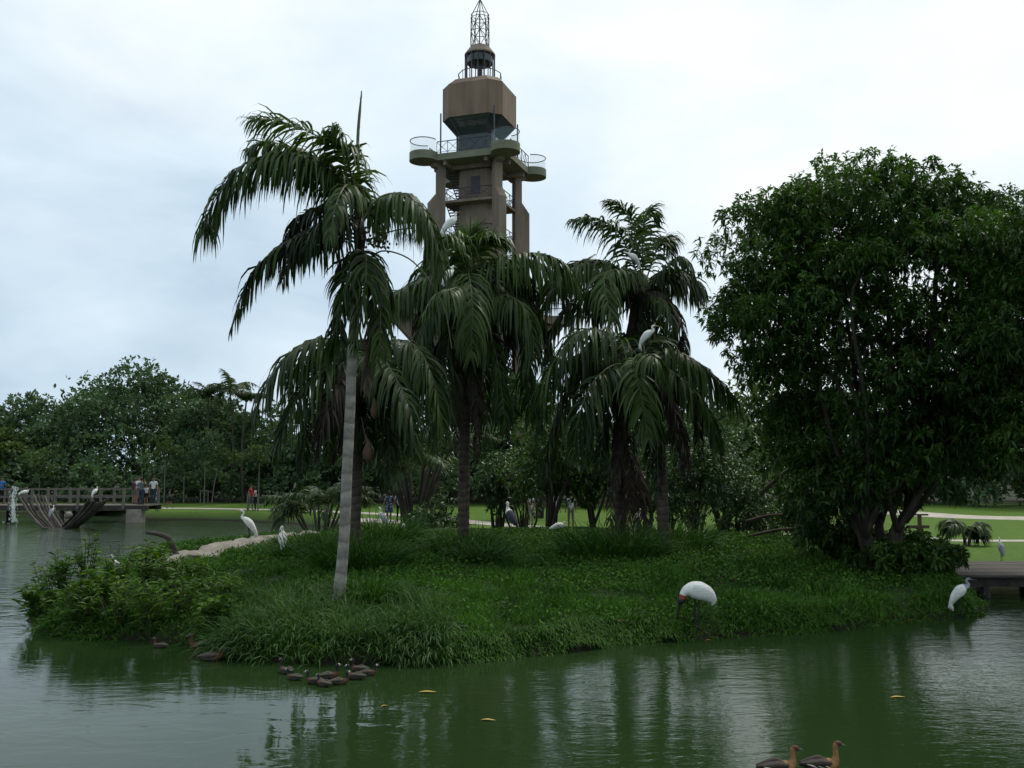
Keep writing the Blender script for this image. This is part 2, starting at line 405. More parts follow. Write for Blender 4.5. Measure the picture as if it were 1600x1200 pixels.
LEDGE = np.array([gp(x, y)[:2] for x, y in ((243, 888), (270, 880), (310, 872), (350, 861), (395, 852), (445, 844), (492, 839))])
def ledge_d(X, Y): return np.min([np.hypot(X - a, Y - b) for a, b in spline(np.column_stack([LEDGE, 0 * LEDGE[:, 0]]), 60)[:, :2]], axis=0)
xs = np.concatenate([[-900, -500, -250, -140, -90, -65, -50], np.arange(-42, 42.1, 0.42), [50, 65, 90, 140, 250, 500, 900]])
ys = np.concatenate([[-60, 0, 8], np.arange(14, 82, 0.42), np.arange(84, 120, 4), [130, 160, 220, 320, 500, 900]])
GX, GY = np.meshgrid(xs, ys)
GZ = height(GX, GY)
nx, ny = len(xs), len(ys)
me = bpy.data.meshes.new('ground')
idx = np.arange(nx * ny).reshape(ny, nx)
Q = np.stack([idx[:-1, :-1], idx[:-1, 1:], idx[1:, 1:], idx[1:, :-1]], -1).reshape(-1, 4)
me.from_pydata(np.stack([GX, GY, GZ], -1).reshape(-1, 3).tolist(), [], Q.tolist())
me.polygons.foreach_set('use_smooth', [True] * len(me.polygons))
lawn_mask = np.clip(sdist(GX, GY, MAIN) / 1.5, 0, 1) * np.clip((-sdist(GX, GY, ISLAND)) / 1.5 + .3, 0, 1)
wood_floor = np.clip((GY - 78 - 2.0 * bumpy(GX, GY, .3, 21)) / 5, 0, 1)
a_ = me.attributes.new('lawn', 'FLOAT', 'POINT'); a_.data.foreach_set('value', lawn_mask.ravel().astype(np.float32))
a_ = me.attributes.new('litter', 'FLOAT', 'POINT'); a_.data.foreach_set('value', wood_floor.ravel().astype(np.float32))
gm, nt, out = new_mat('turf_and_soil'); L = nt.links.new
geo = N(nt, 'ShaderNodeNewGeometry'); sep = N(nt, 'ShaderNodeSeparateXYZ'); L(geo.outputs['Position'], sep.inputs['Vector'])
n1 = N(nt, 'ShaderNodeTexNoise', {'Scale': 0.9, 'Detail': 8.0, 'Roughness': 0.7}); n2 = N(nt, 'ShaderNodeTexNoise', {'Scale': 11.0, 'Detail': 6.0})
L(geo.outputs['Position'], n1.inputs['Vector']); L(geo.outputs['Position'], n2.inputs['Vector'])
def mixc(fac, A, B, clampf=True):
    mx = N(nt, 'ShaderNodeMix', data_type='RGBA')
    L(fac, mx.inputs['Factor'])
    for k, v in (('A', A), ('B', B)):
        if isinstance(v, tuple): mx.inputs[k].default_value = c4(v)
        else: L(v, mx.inputs[k])
    return mx.outputs['Result']
isl = mixc(n2.outputs['Fac'], (0.016, 0.026, 0.009), (0.040, 0.066, 0.018))
r1 = N(nt, 'ShaderNodeMapRange', {'From Min': 0.3, 'From Max': 0.7}); L(n1.outputs['Fac'], r1.inputs['Value'])
lw0 = mixc(r1.outputs['Result'], (0.085, 0.180, 0.018), (0.165, 0.245, 0.032))
worn = N(nt, 'ShaderNodeMapRange', {'From Min': 0.60, 'From Max': 0.74}); L(n1.outputs['Fac'], worn.inputs['Value'])
lw0 = mixc(worn.outputs['Result'], lw0, (0.12, 0.125, 0.045))
lw = mixc(n2.outputs['Fac'], (0.035, 0.075, 0.012), lw0)
al = N(nt, 'ShaderNodeAttribute', attribute_name='lawn'); aw = N(nt, 'ShaderNodeAttribute', attribute_name='litter')
c_ = mixc(al.outputs['Fac'], isl, lw)
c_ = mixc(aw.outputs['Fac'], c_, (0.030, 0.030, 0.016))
mud = N(nt, 'ShaderNodeMapRange', {'From Min': 0.16, 'From Max': 0.05}); L(sep.outputs['Z'], mud.inputs['Value'])
c_ = mixc(mud.outputs['Result'], c_, (0.020, 0.017, 0.011))
pb = N(nt, 'ShaderNodeBsdfPrincipled', {'Roughness': 0.95, 'Specular IOR Level': 0.15}); L(c_, pb.inputs['Base Color'])
bp = N(nt, 'ShaderNodeBump', {'Strength': 0.6, 'Distance': 0.08}); L(n2.outputs['Fac'], bp.inputs['Height']); L(bp.outputs['Normal'], pb.inputs['Normal'])
L(pb.outputs['BSDF'], out.inputs['Surface'])
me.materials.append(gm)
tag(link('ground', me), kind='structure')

# water: murky green pond, real ripples through the normal
wm, nt, out = new_mat('pond_water'); L = nt.links.new
geo = N(nt, 'ShaderNodeNewGeometry')
def wnoise(scale, detail, stretch, dist=0.0):
    mp = N(nt, 'ShaderNodeMapping', {'Scale': stretch}); L(geo.outputs['Position'], mp.inputs['Vector'])
    n = N(nt, 'ShaderNodeTexNoise', {'Scale': scale, 'Detail': detail, 'Roughness': 0.55, 'Distortion': dist}); L(mp.outputs['Vector'], n.inputs['Vector'])
    return n.outputs['Fac']
def mth(op, a, b):
    n = N(nt, 'ShaderNodeMath', operation=op)
    for i, v in enumerate((a, b)):
        if isinstance(v, (int, float)): n.inputs[i].default_value = v
        else: L(v, n.inputs[i])
    return n.outputs[0]
big = wnoise(1.25, 2.0, (0.7, 1.5, 1), 0.9)
mid = wnoise(3.2, 3.0, (0.8, 1.5, 1), 0.8)
fine = wnoise(9.0, 3.0, (0.7, 1.6, 1), 0.4)
patch = wnoise(0.16, 3.0, (1, 1, 1))
sepw = N(nt, 'ShaderNodeSeparateXYZ'); L(geo.outputs['Position'], sepw.inputs['Vector'])
pr = N(nt, 'ShaderNodeMapRange', {'From Min': 0.42, 'From Max': 0.6, 'To Min': 0.0, 'To Max': 0.30}); L(patch, pr.inputs['Value'])
# the fountain stirs the far basin, the wind the right-hand side
far = N(nt, 'ShaderNodeMapRange', {'From Min': 24.0, 'From Max': 40.0, 'To Min': 0.0, 'To Max': 1.6}); L(sepw.outputs['Y'], far.inputs['Value'])
rgt = N(nt, 'ShaderNodeMapRange', {'From Min': -2.5, 'From Max': 2.5, 'To Min': 0.03, 'To Max': 0.40}); L(sepw.outputs['X'], rgt.inputs['Value'])
amp = mth('ADD', mth('ADD', pr.outputs['Result'], far.outputs['Result']), rgt.outputs['Result'])
hgt = mth('ADD', mth('MULTIPLY', big, mth('ADD', 0.13, mth('MULTIPLY', far.outputs['Result'], 0.42))), mth('MULTIPLY', amp, mth('ADD', mth('MULTIPLY', mid, 0.13), mth('MULTIPLY', fine, 0.10))))
bp = N(nt, 'ShaderNodeBump', {'Strength': 0.42, 'Distance': 0.16}); L(hgt, bp.inputs['Height'])
pb = N(nt, 'ShaderNodeBsdfPrincipled', {'Base Color': (0.019, 0.039, 0.011, 1), 'Roughness': 0.035, 'IOR': 1.33, 'Specular IOR Level': 0.29})
L(bp.outputs['Normal'], pb.inputs['Normal']); L(pb.outputs['BSDF'], out.inputs['Surface'])
g = Geo(); g.add([(-300, -40, 0), (300, -40, 0), (300, 120, 0), (-300, 120, 0)], [(0, 1, 2, 3)])
tag(g.build('pond_water', wm), kind='structure')

# footpaths: thin sheets that follow the turf
def strip(name, pts, width, mat, lift=0.02, n=60, kind='structure'):
    P = spline([(p[0], p[1], 0) for p in pts], n)
    T = np.gradient(P, axis=0); T = unit(T); S = np.stack([-T[:, 1], T[:, 0], np.zeros(n)], 1)
    w = np.interp(np.linspace(0, 1, n), np.linspace(0, 1, len(width)), width) if not np.isscalar(width) else np.full(n, width)
    rows = []
    for k in (-.5, -.25, 0, .25, .5):
        E = P + S * (w * k)[:, None]; E[:, 2] = height(E[:, 0], E[:, 1]) + lift
        rows.append(E)
    zc = np.max([r[:, 2] for r in rows], axis=0)
    for r in rows: r[:, 2] = zc
    V = np.stack(rows, 1)
    f = [(i*5+k, i*5+k+1, (i+1)*5+k+1, (i+1)*5+k) for i in range(n-1) for k in range(4)]
    # a skirt down to the turf
    base = len(V.reshape(-1, 3)); VV = V.reshape(-1, 3)
    sk = np.concatenate([V[:, 0] - [0, 0, .12], V[:, 4] - [0, 0, .12]])
    f += [(i*5, (i+1)*5, base + i + 1, base + i) for i in range(n-1)]
    f += [(i*5+4, base + n + i, base + n + i + 1, (i+1)*5+4) for i in range(n-1)]
    g = Geo(); g.add(np.vstack([VV, sk]), f)
    o = g.build(name, mat)
    return tag(o, kind=kind)
strip('footpath', [(-34, 73.5), (-27.5, 71.6), (-22, 70.6), (-14, 67.6), (-8, 63), (-4.5, 58.5), (-2, 53.5), (2, 49.6), (8, 46.5), (14, 42.5), (20, 40.4), (32, 39.5), (60, 39)], [1.6, 1.5, 1.5, 1.6, 1.7, 1.8, 1.5, 1.4, 1.1, 1.0, 1.0], M['path'], n=90)
strip('footpath', [(-9.5, 56.8), (-7, 54.2), (-4.8, 52.6), (-2.2, 51.6)], [2.6, 2.4, 2.2, 1.6], M['path'], lift=0.035, n=24)
strip('footpath', [(24, 72), (25.5, 66), (27.5, 61), (31, 57.5), (38, 55), (60, 53)], [4.0, 4.2, 4.4, 4.6, 4.6, 4.6], M['path'], n=40)

# ------------------------------------------------------------------ lighthouse tower
TY = 88.0
tc = at(748, 735, TY); TX = tc[0]
tower = thing('lighthouse_tower', 'tall brown concrete lookout tower with round balconies, glass cabin and lattice spire', 'tower',
              (TX, TY, hz(TX, TY) - 0.2), math.radians(-19))
T0 = tower.location[2]
def tz(z): return z - T0
def octo(h, c):
    return [(-h + c, -h), (h - c, -h), (h, -h + c), (h, h - c), (h - c, h), (-h + c, h), (-h, h - c), (-h, -h + c)]
def tpart(g, name, mat, parent=None, smooth=False): return g.build(name, mat, parent or tower, smooth=smooth, local=True)
def circ(cx, cy, r, n=28, a0=0.0, a1=2 * math.pi): return [(cx + r * math.cos(a0 + (a1 - a0) * i / n), cy + r * math.sin(a0 + (a1 - a0) * i / n)) for i in range(n)]
for sx, sy in ((1, -1), (-1, -1), (1, 1), (-1, 1)):               # radial fin pillars, wider below
    d = np.array([sx, sy]) / math.sqrt(2); nrm = np.array([-d[1], d[0]])
    prof = [(3.55, 0), (5.05, 0), (5.05, tz(27.6)), (4.25, tz(28.6)), (4.25, tz(31.3)), (3.55, tz(31.3))]
    v = [tuple(d * r + nrm * t * 0.36) + (z,) for t in (-1, 1) for r, z in prof]
    g = Geo(); n = len(prof)
    g.add(v, [tuple(range(n)), tuple(range(n, 2 * n))[::-1]] + [(i, n + i, n + (i + 1) % n, (i + 1) % n) for i in range(n)])
    tpart(g, 'pillar', M['concrete'])
g = Geo(); g.prism(octo(1.55, 0.3), 0, tz(31.3)); core = tpart(g, 'lift_shaft', M['concrete'])
g = Geo(); g.box((0.2, -1.57, tz(29.4)), (0.9, 0.06, 1.7)); tpart(g, 'louvre', M['steel'], core)
def railing(parent, pts, z, h=1.05, x_brace=True, glass=False, post=None):
    g = Geo()
    P = [np.array(p, float) for p in pts]
    top = [(p[0], p[1], z + h) for p in P]
    for a, b in zip(top[:-1], top[1:]): g.tube([a, b], 0.045, 5)
    for i, p in enumerate(P):
        if not glass or post: g.tube([(p[0], p[1], z), (p[0], p[1], z + h)], 0.03, 5)
    if x_brace:
        for a, b in zip(P[:-1], P[1:]):
            g.tube([(a[0], a[1], z + .1), (b[0], b[1], z + h - .05)], 0.022, 4)
            g.tube([(b[0], b[1], z + .1), (a[0], a[1], z + h - .05)], 0.022, 4)
            g.tube([(a[0], a[1], z + .12), (b[0], b[1], z + .12)], 0.022, 4)
    r = tpart(g, 'railing', M['steel'], parent)
    if glass:
        q = Geo()
        for a, b in zip(P[:-1], P[1:]): q.add([(a[0], a[1], z), (b[0], b[1], z), (b[0], b[1], z + h), (a[0], a[1], z + h)], [(0, 1, 2, 3)])
        tpart(q, 'glass_panel', M['rail_glass'], parent)
    return r
def sub(a, b, k): return [tuple(np.array(a) + (np.array(b) - np.array(a)) * i / k) for i in range(k + 1)]
# landings with stairs between them
lev = [31.3, 27.85, 24.35, 20.85]
for z in lev[1:]:
    g = Geo(); g.prism(octo(2.75, 0.55), tz(z) - 0.22, tz(z)); ld = tpart(g, 'landing', M['concrete'])
    o8 = octo(2.70, 0.55); loop = []
    for a, b in zip(o8, o8[1:] + o8[:1]): loop += sub(a, b, 3 if math.dist(a, b) > 1 else 1)[:-1]
    railing(ld, loop + loop[:1], tz(z))
for k, (za, zb) in enumerate(zip(lev[1:], lev[:-1])):             # open-tread flights in the left bay
    ntr = 17
    g = Geo()
    for s in (-1.62, -2.62): g.tube([(s, 2.1, tz(za)), (s, -1.9, tz(zb))], 0.05, 4)
    fl = tpart(g, 'stair_flight', M['steel'])
    for i in range(ntr):
        t = (i + .5) / ntr
        g = Geo(); g.box((-2.12, 2.1 - 4.0 * t, tz(za + (zb - za) * t)), (1.0, 0.27, 0.05)); tpart(g, 'tread', M['steel'], fl)
# viewing deck: square slab with round balconies at its corners
def lobed_deck(z, half, rl, thick, mat, nm, rails=True, lift=0.0):
    g = Geo(); g.prism(octo(half, 0.1), tz(z) - thick, tz(z)); dk = tpart(g, nm, mat)
    g = Geo()
    for s in (-.5, .5):                                            # soffit beams
        g.box((s * half, 0, tz(z) - thick - .2), (0.3, 2 * half - .5, .4)); g.box((0, s * half, tz(z) - thick - .22), (2 * half - .5, 0.3, .4))
    tpart(g, 'soffit_beam', M['concrete'], dk)
    for sx, sy in ((1, -1), (-1, -1), (1, 1), (-1, 1)):
        cx, cy = sx * half, sy * half
        g = Geo(); g.prism(circ(cx, cy, rl, 36), tz(z) - thick - 0.003, tz(z) + 0.15 + lift); bl = tpart(g, 'round_balcony', mat, dk)
        a = math.atan2(sy, sx)
        arc = [(cx + (rl - .06) * math.cos(t), cy + (rl - .06) * math.sin(t)) for t in np.linspace(a - 2.25, a + 2.25, 33)]
        if rails: railing(dk, arc, tz(z) + 0.15 + lift, 1.15, x_brace=False, glass=True)
    if rails:
        for (ax, ay), (bx, by) in (((-1, -1), (1, -1)), ((1, -1), (1, 1)), ((1, 1), (-1, 1)), ((-1, 1), (-1, -1))):
            A = np.array((ax, ay)) * half; B = np.array((bx, by)) * half; u = (B - A) / np.linalg.norm(B - A)
            railing(dk, sub(A + u * rl, B - u * rl, 5), tz(z), 1.1)
    return dk
deck = lobed_deck(31.9, 3.95, 1.30, 0.6, M['green_concrete'], 'viewing_deck')
low = lobed_deck(17.7, 5.6, 1.45, 0.6, M['concrete'], 'lower_deck')
for sx, sy in ((1, -1), (-1, -1), (1, 1), (-1, 1)):               # brackets that carry both decks
    d = np.array([sx, sy]) / math.sqrt(2); nrm = np.array([-d[1], d[0]])
    for dk, r0, r1, za, zb in ((deck, 4.2, 4.75, 31.3, 30.8), (low, 5.0, 8.6, 17.1, 13.2)):
        prof = [(r0, tz(za)), (r1, tz(za)), (r1, tz(za) - .35), (r0, tz(zb))]
        v = [tuple(d * r + nrm * t * 0.33) + (z,) for t in (-1, 1) for r, z in prof]
        g = Geo(); n = 4
        g.add(v, [tuple(range(n)), tuple(range(n, 2 * n))[::-1]] + [(i, n + i, n + (i + 1) % n, (i + 1) % n) for i in range(n)])
        tpart(g, 'bracket', M['concrete'], dk)
# glazed cabin, flared soffit, rust-brown head
g = Geo(); g.prism(octo(1.75, 0.45), tz(31.9), tz(34.25)); cab = tpart(g, 'glass_cabin', M['cabin_glass'])
g = Geo(); g.prism(octo(1.72, 0.44), tz(34.25), tz(35.6), poly2=octo(2.86, 0.98)); tpart(g, 'flared_glazing', M['cabin_glass'], cab)
g = Geo()
o1 = octo(1.77, .45)
for x, y in o1: g.tube([(x, y, tz(31.9)), (x, y, tz(34.25))], 0.045, 4)
for a, b in zip(o1, o1[1:] + o1[:1]): g.tube([a + (tz(34.25),), b + (tz(34.25),)], 0.06, 4)
o2 = octo(2.87, .98)
for a, b in zip(o1, o2): g.tube([a + (tz(34.25),), b + (tz(35.6),)], 0.04, 4)
tpart(g, 'mullion', M['steel'], cab)
g = Geo(); g.prism(octo(2.92, 1.0), tz(35.6), tz(38.75)); head = tpart(g, 'tower_head', M['rust_panel'])
g = Geo(); g.prism(octo(2.915, 0.995), tz(38.75), tz(39.35), poly2=octo(2.35, .85)); tpart(g, 'parapet', M['rust_panel'], head)
g = Geo()
for x, y in octo(2.93, 1.0):
    g = Geo()
    g.tube([(x, y, tz(35.6)), (x, y, tz(38.75))], 0.03, 4)
    tpart(g, 'panel_joint', M['rust_panel'], head)
for x, y in ((-2.9, -2.5), (2.5, -2.9), (2.9, 2.5), (-2.5, 2.9)):
    g = Geo(); g.tube([(x, y, tz(31.9)), (x, y, tz(36.2))], 0.07, 6); tpart(g, 'corner_post', M['steel'])
# lantern
g = Geo()
ringp = circ(0, 0, 2.05, 24); ringp.append(ringp[0])
railing(head, ringp[::2], tz(39.3), 1.1, x_brace=False)
for i, (x, y) in enumerate(circ(0, 0, 1.40, 14)):
    g = Geo(); g.tube([(x, y, tz(39.3)), (x, y, tz(42.4))], 0.048, 6); tpart(g, 'lantern_column', M['steel'])
g = Geo(); g.prism(circ(0, 0, 1.22, 24), tz(41.55), tz(42.35)); tpart(g, 'lantern_drum', M['cabin_glass'])
g = Geo(); g.tube([(0, 0, tz(39.3)), (0, 0, tz(41.6))], 0.24, 10); tpart(g, 'lamp_post', M['steel'])
g = Geo(); g.tube([(0, 0, tz(42.3)), (0, 0, tz(42.42)), (0, 0, tz(43.05)), (0, 0, tz(43.25))], [1.46, 1.46, 1.0, .75], 28); tpart(g, 'lantern_roof', M['concrete'])
# lattice spire
g = Geo(); R = 0.88; legs = circ(0, 0, R, 5)
zs = [43.0, 44.65, 46.35]
for x, y in legs:
    g.tube([(x, y, tz(zs[0])), (x * 1.02, y * 1.02, tz(43.9)), (x, y, tz(zs[1])), (x * .99, y * .99, tz(45.5)), (x * .90, y * .90, tz(zs[2]))], 0.06, 5)
    g.tube([(x * .90, y * .90, tz(zs[2])), (0, 0, tz(47.95))], 0.04, 5)
for z, r in ((44.65, R), (46.35, R * .95), (46.0, R)):
    c = circ(0, 0, r, 20); c.append(c[0]); g.tube([p + (tz(z),) for p in c], 0.035, 4, caps=False)
for i in range(5):
    a, b = legs[i], legs[(i + 1) % 5]
    for z0, z1 in ((43.0, 44.65), (44.65, 46.0)):
        g.tube([a + (tz(z0),), b + (tz(z1),)], 0.034, 4); g.tube([b + (tz(z0),), a + (tz(z1),)], 0.028, 4)
g.tube([(0, 0, tz(45.2)), (0, 0, tz(48.0))], 0.03, 4)
tpart(g, 'lattice_spire', M['steel'])

# ------------------------------------------------------------------ palms
def ringed_trunk_mat(name, c1, c2, ring):
    m, nt, o = new_mat(name); L = nt.links.new
    tcn = N(nt, 'ShaderNodeTexCoord')
    w = N(nt, 'ShaderNodeTexWave', {'Scale': ring, 'Distortion': 3.5, 'Detail': 5.0, 'Detail Scale': 2.2}, wave_type='BANDS', bands_direction='Z')
    n1 = N(nt, 'ShaderNodeTexNoise', {'Scale': 3.5, 'Detail': 8.0, 'Roughness': 0.7})
    L(tcn.outputs['Object'], w.inputs['Vector']); L(tcn.outputs['Object'], n1.inputs['Vector'])
    r = N(nt, 'ShaderNodeMapRange', {'From Min': 0.0, 'From Max': 0.22, 'To Min': 0.42, 'To Max': 0.0}); L(w.outputs['Fac'], r.inputs['Value'])
    r2 = N(nt, 'ShaderNodeMapRange', {'From Min': 0.35, 'From Max': 0.65}); L(n1.outputs['Fac'], r2.inputs['Value'])
    mx = N(nt, 'ShaderNodeMix', data_type='RGBA'); mx.inputs['A'].default_value = c4(c1); mx.inputs['B'].default_value = c4(c2); L(r2.outputs['Result'], mx.inputs['Factor'])
    mx2 = N(nt, 'ShaderNodeMix', data_type='RGBA'); mx2.inputs['B'].default_value = c4(tuple(x * .35 for x in c1)); L(r.outputs['Result'], mx2.inputs['Factor']); L(mx.outputs['Result'], mx2.inputs['A'])
    n3 = N(nt, 'ShaderNodeTexNoise', {'Scale': 2.3, 'Detail': 9.0, 'Roughness': 0.75}); mp3 = N(nt, 'ShaderNodeMapping', {'Scale': (1.6, 1.6, .8), 'Location': (3, 1, 2)}); L(tcn.outputs['Object'], mp3.inputs['Vector']); L(mp3.outputs['Vector'], n3.inputs['Vector'])
    r3 = N(nt, 'ShaderNodeMapRange', {'From Min': 0.55, 'From Max': 0.70, 'To Max': .8}); L(n3.outputs['Fac'], r3.inputs['Value'])
    mx3 = N(nt, 'ShaderNodeMix', data_type='RGBA'); mx3.inputs['B'].default_value = c4(tuple(x * .33 for x in c1)); L(r3.outputs['Result'], mx3.inputs['Factor']); L(mx2.outputs['Result'], mx3.inputs['A'])
    p = N(nt, 'ShaderNodeBsdfPrincipled', {'Roughness': 0.9, 'Specular IOR Level': 0.2}); L(mx3.outputs['Result'], p.inputs['Base Color'])
    b = N(nt, 'ShaderNodeBump', {'Strength': 0.5, 'Distance': 0.04}); L(w.outputs['Fac'], b.inputs['Height']); L(b.outputs['Normal'], p.inputs['Normal'])
    L(p.outputs['BSDF'], o.inputs['Surface'])
    return m
M['grey_trunk'] = ringed_trunk_mat('pale_ringed_trunk', (0.20, 0.182, 0.150), (0.335, 0.310, 0.262), 0.85)
M['brown_trunk'] = ringed_trunk_mat('brown_ringed_trunk', (0.060, 0.045, 0.034), (0.12, 0.092, 0.070), 1.3)

def frond(parent, P, rng, L=1.0, n=48, width=0.062, hang=0.75, dead=False, start=0.12, tint=0.45, stalk=0.030, spread=1.0, missing=0.06):
    C = spline(P, 40)
    g = Geo(); g.tube(C, np.linspace(stalk, stalk * .22, 40), 5)
    fr = g.build('frond', M['dead_leaf'] if dead else M['rachis'], parent)
    q = Quads()
    n = int(n * 1.75)
    s = np.linspace(start, 0.995, n); s = np.concatenate([s, s + .5 / n]).clip(0, .999)
    side = np.concatenate([np.ones(n), -np.ones(n)])
    keep = rng.random(2 * n) > missing; s, side = s[keep], side[keep]
    k = len(s)
    i = s * 39; i0 = i.astype(int); w = (i - i0)[:, None]
    B = C[i0] * (1 - w) + C[np.minimum(i0 + 1, 39)] * w
    T = unit(np.gradient(C, axis=0))[i0]
    Z = np.array([0, 0, 1.])
    S = np.cross(T, Z); bad = np.linalg.norm(S, axis=1) < .15; S[bad] = np.array([1., .3, 0]); S = unit(S)
    U = np.cross(S, T)
    d0 = unit(S * side[:, None] * spread * .8 + T * (0.38 + .5 * s)[:, None] + U * 0.16 + np.array([0, 0, -.42 * hang]) + rng.normal(size=(k, 3)) * .16)
    prof = np.interp(s, [0, .12, .35, .75, 1], [.5, .8, 1, .8, .32])
    ln = L * 1.18 * prof * rng.uniform(.68, 1.12, k)
    wd = width * np.interp(s, [0, .3, .8, 1], [.7, 1, .9, .5]) * rng.uniform(.8, 1.2, k)
    hg = hang * rng.uniform(.7, 1.35, k)
    # strip lies in the plane of leaflet direction and stalk
    W0 = T - d0 * np.sum(T * d0, 1)[:, None]
    a = rng.uniform(-.7, .7, k)[:, None]
    W0 = unit(unit(W0) * np.cos(a) + np.cross(d0, unit(W0)) * np.sin(a))
    pts = [B]; cur = d0; p = B; K = 4
    for j in range(K):
        p = p + cur * (ln / K)[:, None]; pts.append(p)
        cur = unit(cur + np.array([0, 0, -1.]) * (hg * (0.8 + .5 * j))[:, None] + rng.normal(size=(k, 3)) * .05)
    ws = [.55, 1, .9, .6, .05]
    V = np.stack([np.stack([pts[j] + W0 * (wd * ws[j] * .5)[:, None], pts[j] - W0 * (wd * ws[j] * .5)[:, None]], 1) for j in range(K + 1)], 1)
    b = (np.arange(k) * (2 * (K + 1)))[:, None, None]
    idx = np.array([[2*j, 2*j+1, 2*j+3, 2*j+2] for j in range(K)])[None]
    tt = np.clip(tint + rng.normal(size=k) * .24 + .25 * (rng.random() - .4), 0, 1)
    q.add(V, b + idx, np.repeat(tt, 2 * (K + 1)))
    q.build('leaflets', M['dead_leaf'] if dead else M['palm_leaf'], fr)
    return fr
def arch(base, az, el, length, droop, n=6):
    """control points of a frond that leaves at elevation el and bends over"""
    pts = [np.array(base, float)]; e = el; st = length / (n - 1)
    for _ in range(n - 1):
        d = np.array([math.cos(az) * math.cos(e), math.sin(az) * math.cos(e), math.sin(e)])
        pts.append(pts[-1] + d * st); e -= droop / (n - 1)
    return np.array(pts)
def palm(name, label, Y, trunk, rad, trunk_mat, fronds, autos, seed, fibre_from=None, spear=None, extras=None, group='palms on the island'):
    """trunk: pixels from base to crown; fronds: pixel control points with depth offsets; autos: fronds that fill the crown's far and near sides"""
    rg = np.random.default_rng(seed)
    base = gxy(trunk[0][0], Y)
    root = thing(name, label, 'palm tree', base, group=group)
    tp = [base - np.array([0, 0, .3])] + [at(x, y, Y) for x, y in trunk[1:]]
    C = spline(tp, 40)
    r = np.linspace(rad[0], rad[1], 40); r[:5] *= np.array([1.3, 1.2, 1.12, 1.06, 1.02])
    g = Geo(); g.tube(C, r, 14, jitter=0.05, rng=rg); g.build('trunk', trunk_mat, root, smooth=True)
    crown = C[-1]
    if fibre_from is not None:                                     # old leaf bases and fibre under the crown
        k0 = int(40 * fibre_from); g = Geo()
        seg = C[k0:]; m = len(seg)
        g.tube(seg, np.interp(np.linspace(0, 1, m), [0, .2, .8, 1], [rad[1] * 1.05, rad[1] * 1.3, rad[1] * 1.35, rad[1] * .6]), 12, jitter=.35, rng=rg)
        g.build('leaf_base_sheath', M['fibre'], root)
    for pts, op in fronds:
        P = [at(x, y, Y + dy) for x, y, dy in pts]
        if Y > 25: op = dict(op, L=op['L'] * (1.2 if len(pts) != 4 else 1.0), width=.08, tint=min(1, op['tint'] + (.08 if len(pts) != 4 else -.02)))  # arching fronds tinted lighter: sky light on their tops put into the colour
        frond(root, P, rg, **op)
    for az, el, ln, dr, op in autos:
        frond(root, arch(crown + rg.normal(size=3) * .08 + np.array([0, 0, op.pop('dz', 0.0)]), az, el, ln, dr), rg, **op)
    if spear:
        P = spline([at(x, y, Y) for x, y in spear], 20)
        g = Geo(); g.tube(P, np.interp(np.linspace(0, 1, 20), [0, .3, .85, 1], [.055, .045, .035, .012]), 6); sp = g.build('spear_leaf', M['rachis'], root)
        q = Quads(); n = 60; s = rg.uniform(.25, .98, n); i = (s * 19).astype(int); D = np.tile(P[-1] - P[-3], (n, 1)); D = unit(D) + rg.normal(size=(n, 3)) * .055
        blades(q, P[i], D, rg.uniform(.2, .38, n), .022, np.full(n, .4), rg, bend=0.05); q.build('leaflets', M['palm_leaf'], sp)
    if extras: extras(root, C, rg)
    return root, crown
D_ = dict
# --- the pale-trunked palm at the waterside
def main_extras(root, C, rg):
    Y = 21.6
    for k, (x, y, w, col) in enumerate(((585, 378, .17, 'stem'), (508, 378, .15, 'stem'))):     # fruit clusters
        c = at(x, y, Y - .25); g = Geo()
        for i in range(70):
            p = c + rg.normal(size=3) * np.array([w, w, w * .7]); g.tube([p + (0, 0, .03), p + (0, 0, .0), p - (0, 0, .03)], [.012, .030, .012], 5)
        g.build('fruit_cluster', M['stem'], root)['kind'] = 'stuff'
    for pts in ([(575, 405, -.2), (600, 392, -.3), (640, 405, -.4), (672, 440, -.5), (695, 485, -.5), (706, 545, -.5)], [(575, 375, -.2), (610, 362, -.3), (640, 357, -.35), (652, 362, -.4)]):
        g = Geo(); g.tube(spline([at(x, y, Y + d) for x, y, d in pts], 24), np.linspace(.022, .010, 24), 5); st = g.build('flower_stalk', M['rachis'], root)
        if pts[-1][0] < 700:
            q = Quads(); P = np.array([at(x, 362 + 4 * math.sin(x), Y - .38) for x in rg.uniform(615, 652, 70)])
            blades(q, P, np.tile([0, 0, -1.], (70, 1)) + rg.normal(size=(70, 3)) * .2, rg.uniform(.15, .42, 70), .012, .2, rg, bend=.1); q.build('flower_strands', M['dead_leaf'], st)
    for x, y, hh in ((528, 425, .2), (540, 410, .17)):              # dry boat-shaped spathes
        c = at(x, y, Y - .3); g = Geo(); g.tube([c + (0.08, 0, .25), c + (.03, 0, .12), c, c - (0.05, 0, .2), c - (.02, 0, .32)], [.01, .05, .075, .06, .01], 7); g.build('spathe', M['fibre'], root, smooth=True)
